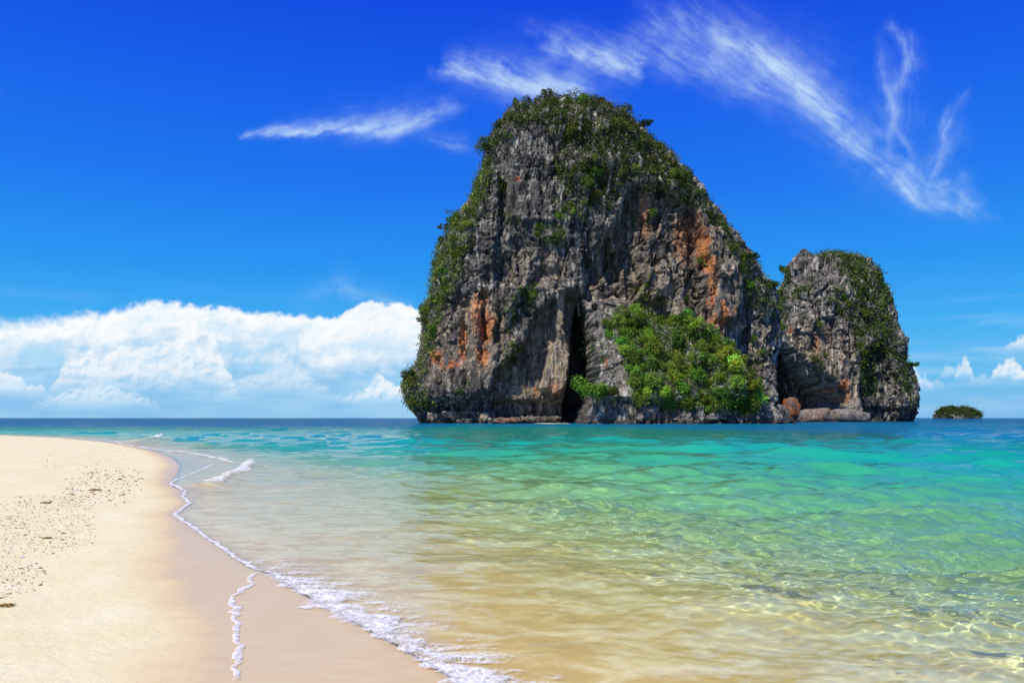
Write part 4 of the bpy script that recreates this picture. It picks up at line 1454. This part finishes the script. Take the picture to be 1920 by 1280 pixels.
# ================================================================== foam
FOAM, t = new_mat('sea_foam')
out = t.n('ShaderNodeOutputMaterial')
pos = t.n('ShaderNodeNewGeometry').outputs['Position']
cv = t.attr('cover').outputs['Fac']
lac = t.attr('lace').outputs['Fac']
wob = t.n('ShaderNodeVectorMath', operation='ADD')
nz_ = t.n('ShaderNodeTexNoise')
nz_.inputs['Scale'].default_value = 3.0
nz_.inputs['Detail'].default_value = 3
t.l(pos, nz_.inputs['Vector'])
sc_ = t.n('ShaderNodeVectorMath', operation='SCALE')
t.l(nz_.outputs[1], sc_.inputs[0])
sc_.inputs['Scale'].default_value = .35
t.l(pos, wob.inputs[0])
t.l(sc_.outputs[0], wob.inputs[1])


def lace(scale, w):
    v = t.n('ShaderNodeTexVoronoi', feature='DISTANCE_TO_EDGE')
    v.inputs['Scale'].default_value = scale
    t.l(wob.outputs[0], v.inputs['Vector'])
    return t.math('SUBTRACT', 1.0, t.math('DIVIDE', v.outputs['Distance'], w), True)


web = t.math('MAXIMUM', lace(7.0, .16), t.math('MULTIPLY', lace(21.0, .24), .8))
grain = t.noise(pos, 46, 4, .7)
patchy = t.noise(t.mapping(pos, (1, 2.2, 1)), 2.6, 4, .6)
soft = t.math('MULTIPLY', t.math('ADD', web, t.math('MULTIPLY', grain, .5)), t.ramp(patchy, [(.38, 0.0), (.62, 1.0)]))
solid = t.math('ADD', .10, t.math('ADD', t.math('MULTIPLY', grain, .95), t.math('MULTIPLY', web, .45)))
body = t.mix(lac, solid, soft)
alpha = t.ramp(t.math('MULTIPLY', body, cv), [(.22, 0.0), (.50, .45), (.95, 1.0)])
bs = t.n('ShaderNodeBsdfPrincipled')
bs.inputs['Base Color'].default_value = (.90, .90, .88, 1)
bs.inputs['Roughness'].default_value = .5
bs.inputs['Subsurface Weight'].default_value = 0.0
t.l(t.bump(t.noise(pos, 60, 3, .7), .7, .012), bs.inputs['Normal'])
tp = t.n('ShaderNodeBsdfTransparent')
mx = t.n('ShaderNodeMixShader')
t.l(alpha, mx.inputs[0])
t.l(tp.outputs[0], mx.inputs[1])
t.l(bs.outputs[0], mx.inputs[2])
t.l(mx.outputs[0], out.inputs[0])


def surface_z(X, Y):
    sd = shore_dist(X, Y)
    return np.maximum(sea_height(X, Y, sd, np.maximum(np.hypot(X, Y) * .0066, .02)), bed_height(X, Y, sd))


def foam_strip(pts_px, widths_px, height, label, seed, lacy=0.0, step=.012, rows=18, jag=1.0, inward=.15):
    """a band of bubbles laid along a line; widths are in photograph pixels across the view"""
    P = np.array([gpt(*p) for p in pts_px])
    seg = np.hypot(*np.diff(P, axis=0).T)
    cum = np.concatenate([[0], np.cumsum(seg)])
    # steps grow with distance
    ts = [0.0]
    while ts[-1] < cum[-1]:
        xx, yy = np.interp(ts[-1], cum, P[:, 0]), np.interp(ts[-1], cum, P[:, 1])
        ts.append(ts[-1] + step * max(1.0, math.hypot(xx, yy) / 6.0))
    ts = np.array(ts[:-1] + [cum[-1]])
    # round the corners
    C_ = np.stack([np.interp(ts, cum, P[:, 0]), np.interp(ts, cum, P[:, 1])], 1)
    tn = np.gradient(C_, axis=0)
    tn /= np.linalg.norm(tn, axis=1, keepdims=True) + 1e-9
    for _ in range(6):
        tn[1:-1] = (tn[:-2] + 2 * tn[1:-1] + tn[2:]) / 4
        C_[1:-1] = (C_[:-2] + 2 * C_[1:-1] + C_[2:]) / 4
    tn /= np.linalg.norm(tn, axis=1, keepdims=True) + 1e-9
    nm = np.stack([tn[:, 1], -tn[:, 0]], 1)
    dist = C_[:, 1]
    wm = np.interp(ts, np.linspace(0, cum[-1], len(widths_px)) if len(widths_px) != len(P) else cum, widths_px) / F * dist
    q1 = np.stack([ts * 2.2, ts * 0 + seed, ts * 0], 1)
    wm = wm * np.clip(1 + .75 * fbm(q1, 4, seed, .6), .25, 2)
    off = fbm(np.stack([ts * 5.0, ts * 0 + seed * 2, ts * 0], 1), 3, seed + 2) * wm * .5 * jag
    g = np.linspace(0, 1, rows)
    A = C_[:, None, :] + nm[:, None, :] * ((g[None, :] - inward) * wm[:, None] + off[:, None])[..., None]
    Xs, Ys = A[..., 0].ravel(), A[..., 1].ravel()
    prof = np.sin(np.pi * g) ** .7
    q = np.stack([Xs, Ys, np.full(len(Xs), seed * .7)], 1).astype(np.float32)
    k = max(1.0, float(np.median(dist)) / 8)
    f1, _, _, _ = worley(q / (.035 * k), seed)
    f1b, _, _, _ = worley(q / (.09 * k), seed + 1)
    bub = .55 * sstep(.75, .1, f1) + .45 * sstep(.8, .1, f1b)
    Zs = surface_z(Xs, Ys) + .006 + np.tile(prof, len(ts)) * height * (.25 + .9 * bub)
    me = mesh_np('foam', np.stack([Xs, Ys, Zs], 1), grid_faces(len(ts), rows), True, FOAM)
    cov = np.tile(np.minimum(1, 1.55 * np.sin(np.pi * np.clip(g, .0, 1)) ** .55), len(ts))
    endf = sstep(0, .04, ts / cum[-1]) * sstep(0, .04, 1 - ts / cum[-1])
    fattr(me, 'cover', cov * np.repeat(endf, rows) * (.85 + .55 * fbm(q / (.16 * k), 4, seed + 5, .6)))
    # ragged, lacier at the trailing side
    fattr(me, 'lace', np.clip(np.tile(lacy + (1 - lacy) * sstep(.55, 1.0, g) * .8, len(ts)), 0, 1))
    o = link('foam', me)
    tag(o, label, 'foam', kind='stuff')
    return o


foam_strip([(900, 1310), (860, 1280), (825, 1258), (790, 1238), (745, 1212), (700, 1186), (650, 1160), (600, 1133), (560, 1110), (530, 1092), (505, 1076)], [100, 100, 92, 84, 78, 84, 100, 96, 72, 58, 34], .032, 'thick white foam rolling up the wet sand in the foreground', 1, .32, jag=1.5, inward=.22)
foam_strip([(510, 1077), (470, 1066), (440, 1046), (420, 1032), (385, 1008), (362, 992), (350, 983), (322, 964), (340, 953), (352, 944), (340, 930), (345, 921), (318, 907), (332, 895)],
           [20, 15, 11, 14, 10, 12, 10, 11, 8, 11, 7, 8, 6, 5], .010, 'thin scalloped foam edge running up the beach', 2)
foam_strip([(436, 1300), (438, 1240), (440, 1190), (432, 1150), (430, 1126), (452, 1110), (468, 1100), (460, 1088), (478, 1078), (496, 1074)], [15, 20, 13, 17, 12, 15, 10, 12, 9, 12], .008, 'thin older foam line left on the wet sand', 3, .15, jag=1.8)
foam_strip([(378, 914), (398, 908), (420, 898), (440, 888), (456, 878), (468, 866)], [14, 26, 18, 24, 20, 10], .07, 'white breaking crest of the small wave at the beach', 4, .35, step=.02, rows=24, jag=1.6)
foam_strip([(205, 827), (250, 836), (290, 842), (330, 846), (370, 850), (405, 857), (428, 864), (450, 868), (468, 868)], [5, 9, 13, 12, 15, 15, 13, 10, 6], .05, 'white foam line of the shore break along the far beach', 5, .3, step=.03, jag=1.5)
foam_strip([(405, 868), (380, 880), (350, 893), (325, 902)], [8, 6, 5, 4], .012, 'thin foam edge around the shining wet sand', 6, .55, step=.02, jag=1.8)
foam_strip([(278, 829), (288, 826), (300, 822), (309, 819)], [6, 12, 10, 5], .12, 'small white curl of a breaking wave beyond the sand spit', 7, step=.03)

# lacy foam left on the water behind the swash line
xs = np.linspace(-3.4, .9, 300)
ys = np.linspace(4.3, 10.5, 420)
Xg, Yg = [a_.ravel() for a_ in np.meshgrid(xs, ys)]
me = mesh_np('foam', np.stack([Xg, Yg, surface_z(Xg, Yg) + .005], 1), grid_faces(len(ys), len(xs)), True, FOAM)
sdg = shore_dist(Xg, Yg)
fattr(me, 'cover', np.clip(sstep(-.02, .06, sdg) * (1 - sstep(.12, 1.1, sdg)) * .80, 0, 1) * sstep(10.4, 8.5, Yg))
fattr(me, 'lace', np.ones(len(Xg)))
tag(link('foam', me), 'torn lace of foam drifting behind the foremost foam roll', 'foam', kind='stuff')

# ================================================================== drift on the dry sand
DEBRIS, t = new_mat('coral_rubble')
out = t.n('ShaderNodeOutputMaterial')
bs = t.n('ShaderNodeBsdfPrincipled')
t.l(bs.outputs[0], out.inputs[0])
oi = t.n('ShaderNodeObjectInfo')
at = t.attr('leaf')
t.l(t.mix(1.0, at.outputs['Color'], oi.outputs['Color'], 'MULTIPLY'), bs.inputs['Base Color'])
bs.inputs['Roughness'].default_value = .9


def lump_mesh(seed, nr=5, nc=7):
    rg = np.random.default_rng(seed)
    th = np.linspace(0, math.pi, nr)
    ph = np.linspace(0, 2 * math.pi, nc, endpoint=False)
    T, P_ = np.meshgrid(th, ph, indexing='ij')
    u = np.stack([np.sin(T) * np.cos(P_), np.sin(T) * np.sin(P_), np.cos(T)], -1).reshape(-1, 3)
    u = u * (1 + .35 * rg.normal(size=(len(u), 1)).clip(-1, 1)) * np.array([.5, .32, .24])
    return u, grid_faces(nr, nc, True)


BANDS = [([(60, 866), (150, 848), (240, 836), (250, 850), (232, 880), (130, 876)], 1.0, 120), ([(110, 950), (130, 905), (170, 884), (275, 876), (262, 905), (238, 940), (170, 948)], 1.3, 520),
         ([(0, 975), (0, 940), (40, 930), (150, 928), (170, 950), (180, 1000), (150, 1035), (60, 1040), (0, 1056)], 1.2, 900), ([(0, 1060), (30, 1055), (90, 1065), (70, 1100), (20, 1120), (0, 1130)], 1.6, 150),
         ([(0, 900), (300, 850), (320, 1000), (240, 1120), (0, 1280)], .4, 700), ([(200, 1000), (420, 1010), (420, 1280), (0, 1280)], .2, 60)]


def on_sand(px_, py_):
    z = .3
    for _ in range(4):
        x_, y_ = gpt(px_, py_, z)
        z = float(bed_height(np.array([x_]), np.array([y_]), shore_dist(np.array([x_]), np.array([y_])))[0])
    return x_, y_, z


rg = np.random.default_rng(77)
LM = [lump_mesh(k) for k in range(8)]
spots = []
for poly, sc, n in BANDS:
    P = np.array(poly, float)
    k = 0
    while k < n:
        u = P.min(0) + rg.random((n * 3, 2)) * (P.max(0) - P.min(0))
        u = u[poly_sd(u[:, 0], u[:, 1], poly) + rg.normal(size=len(u)) * 6 > 0]
        for a_ in u[:n - k]:
            spots.append((a_[0], a_[1], sc * rg.lognormal(-.12, .34)))
        k += min(len(u), n - k)
# world positions, the sand height found in bulk
A = np.array(spots)
zz = np.full(len(A), .3)
for _ in range(4):
    D = (EYE - zz) * F / (A[:, 1] - HOR)
    Xd, Yd = (A[:, 0] - 960) / F * D, D
    zz = bed_height(Xd, Yd, shore_dist(Xd, Yd))
size = .0112 * A[:, 2] * np.clip(D / 10, .6, 2.2)
pal = np.array([(.38, .29, .16), (.50, .38, .20), (.28, .21, .12), (.60, .50, .31), (.14, .11, .08), (.72, .68, .60), (.42, .29, .13)])
pw = np.array([.25, .22, .16, .16, .09, .05, .07])
order = np.argsort(-size / D)
V, FC, CC, base = [], [], [], 0
for r_, i in enumerate(order):
    u, f = LM[i % 8]
    a = rg.uniform(0, 6.28)
    c, s_ = math.cos(a), math.sin(a)
    M = np.array([[c, -s_, 0], [s_, c, 0], [0, 0, 1]])
    col = pal[rg.choice(len(pal), p=pw)]
    if r_ < 60:
        me = mesh_np('coral_fragment', u, f, False, DEBRIS)
        cattr(me, 'leaf', np.ones((len(u), 3)))
        o = link('coral_fragment', me, None, (Xd[i], Yd[i], zz[i] + size[i] * .12))
        o.rotation_euler = (rg.normal() * .2, rg.normal() * .2, a)
        o.scale = (size[i] * 1.9,) * 2 + (size[i] * 1.5,)
        o.color = tuple(col) + (1,)
        far_ = ('nearest the camera at the lower left', 'in the middle of the dry sand at the left', 'in the drift halfway up the beach', 'in the farthest drift near the sand spit')[int(np.searchsorted([9.0, 13.0, 20.0], D[i]))]
        cl = 'pale' if col.sum() > 1.2 else ('dark' if col.sum() < .5 else 'tan')
        tag(o, cl + ' bit of coral ' + far_, 'coral fragment', cl + ' coral bits ' + far_)
        continue
    v = (u @ M.T) * size[i] * 1.5 + np.array([Xd[i], Yd[i], zz[i] + size[i] * .1])
    V.append(v)
    FC.append(f + base)
    CC.append(np.repeat(col[None], len(u), 0))
    base += len(v)
me = mesh_np('drift_line', np.concatenate(V), np.concatenate(FC), False, DEBRIS)
cattr(me, 'leaf', np.concatenate(CC))
tag(link('drift_line', me), 'fine broken shell and coral strewn over the dry sand', 'drift', kind='stuff')


def weed(px_, py_, w, label, seed):
    x_, y_, z_ = on_sand(px_, py_)
    rq = np.random.default_rng(seed)
    n = 260
    p = rq.normal(size=(n, 3)).clip(-1.5, 1.5) * np.array([w * .28, w * .2, w * .05])
    p[:, 2] = np.abs(p[:, 2]) + .004
    v, f = leaf_quads(p, np.tile([0, 0, 1.0], (n, 1)), w * .07, rq)
    me = mesh_np('seaweed_clump', v, f, False, DEBRIS)
    cattr(me, 'leaf', np.array([.34, .21, .06]) * np.exp(rq.normal(size=(n, 1)) * .35).repeat(4, 0))
    o = link('seaweed_clump', me, None, (x_, y_, z_))
    tag(o, label, 'seaweed')


weed(178, 919, .26, 'brown clump of dried seaweed among the drift, the largest one', 1)
weed(86, 943, .17, 'small dark clump of seaweed nearer the left edge of the sand', 2)
weed(10, 1136, .14, 'tawny clump of weed at the left edge of the sand', 13)
weed(88, 1009, .12, 'dark stick-like clump of weed in the middle of the drift', 4)
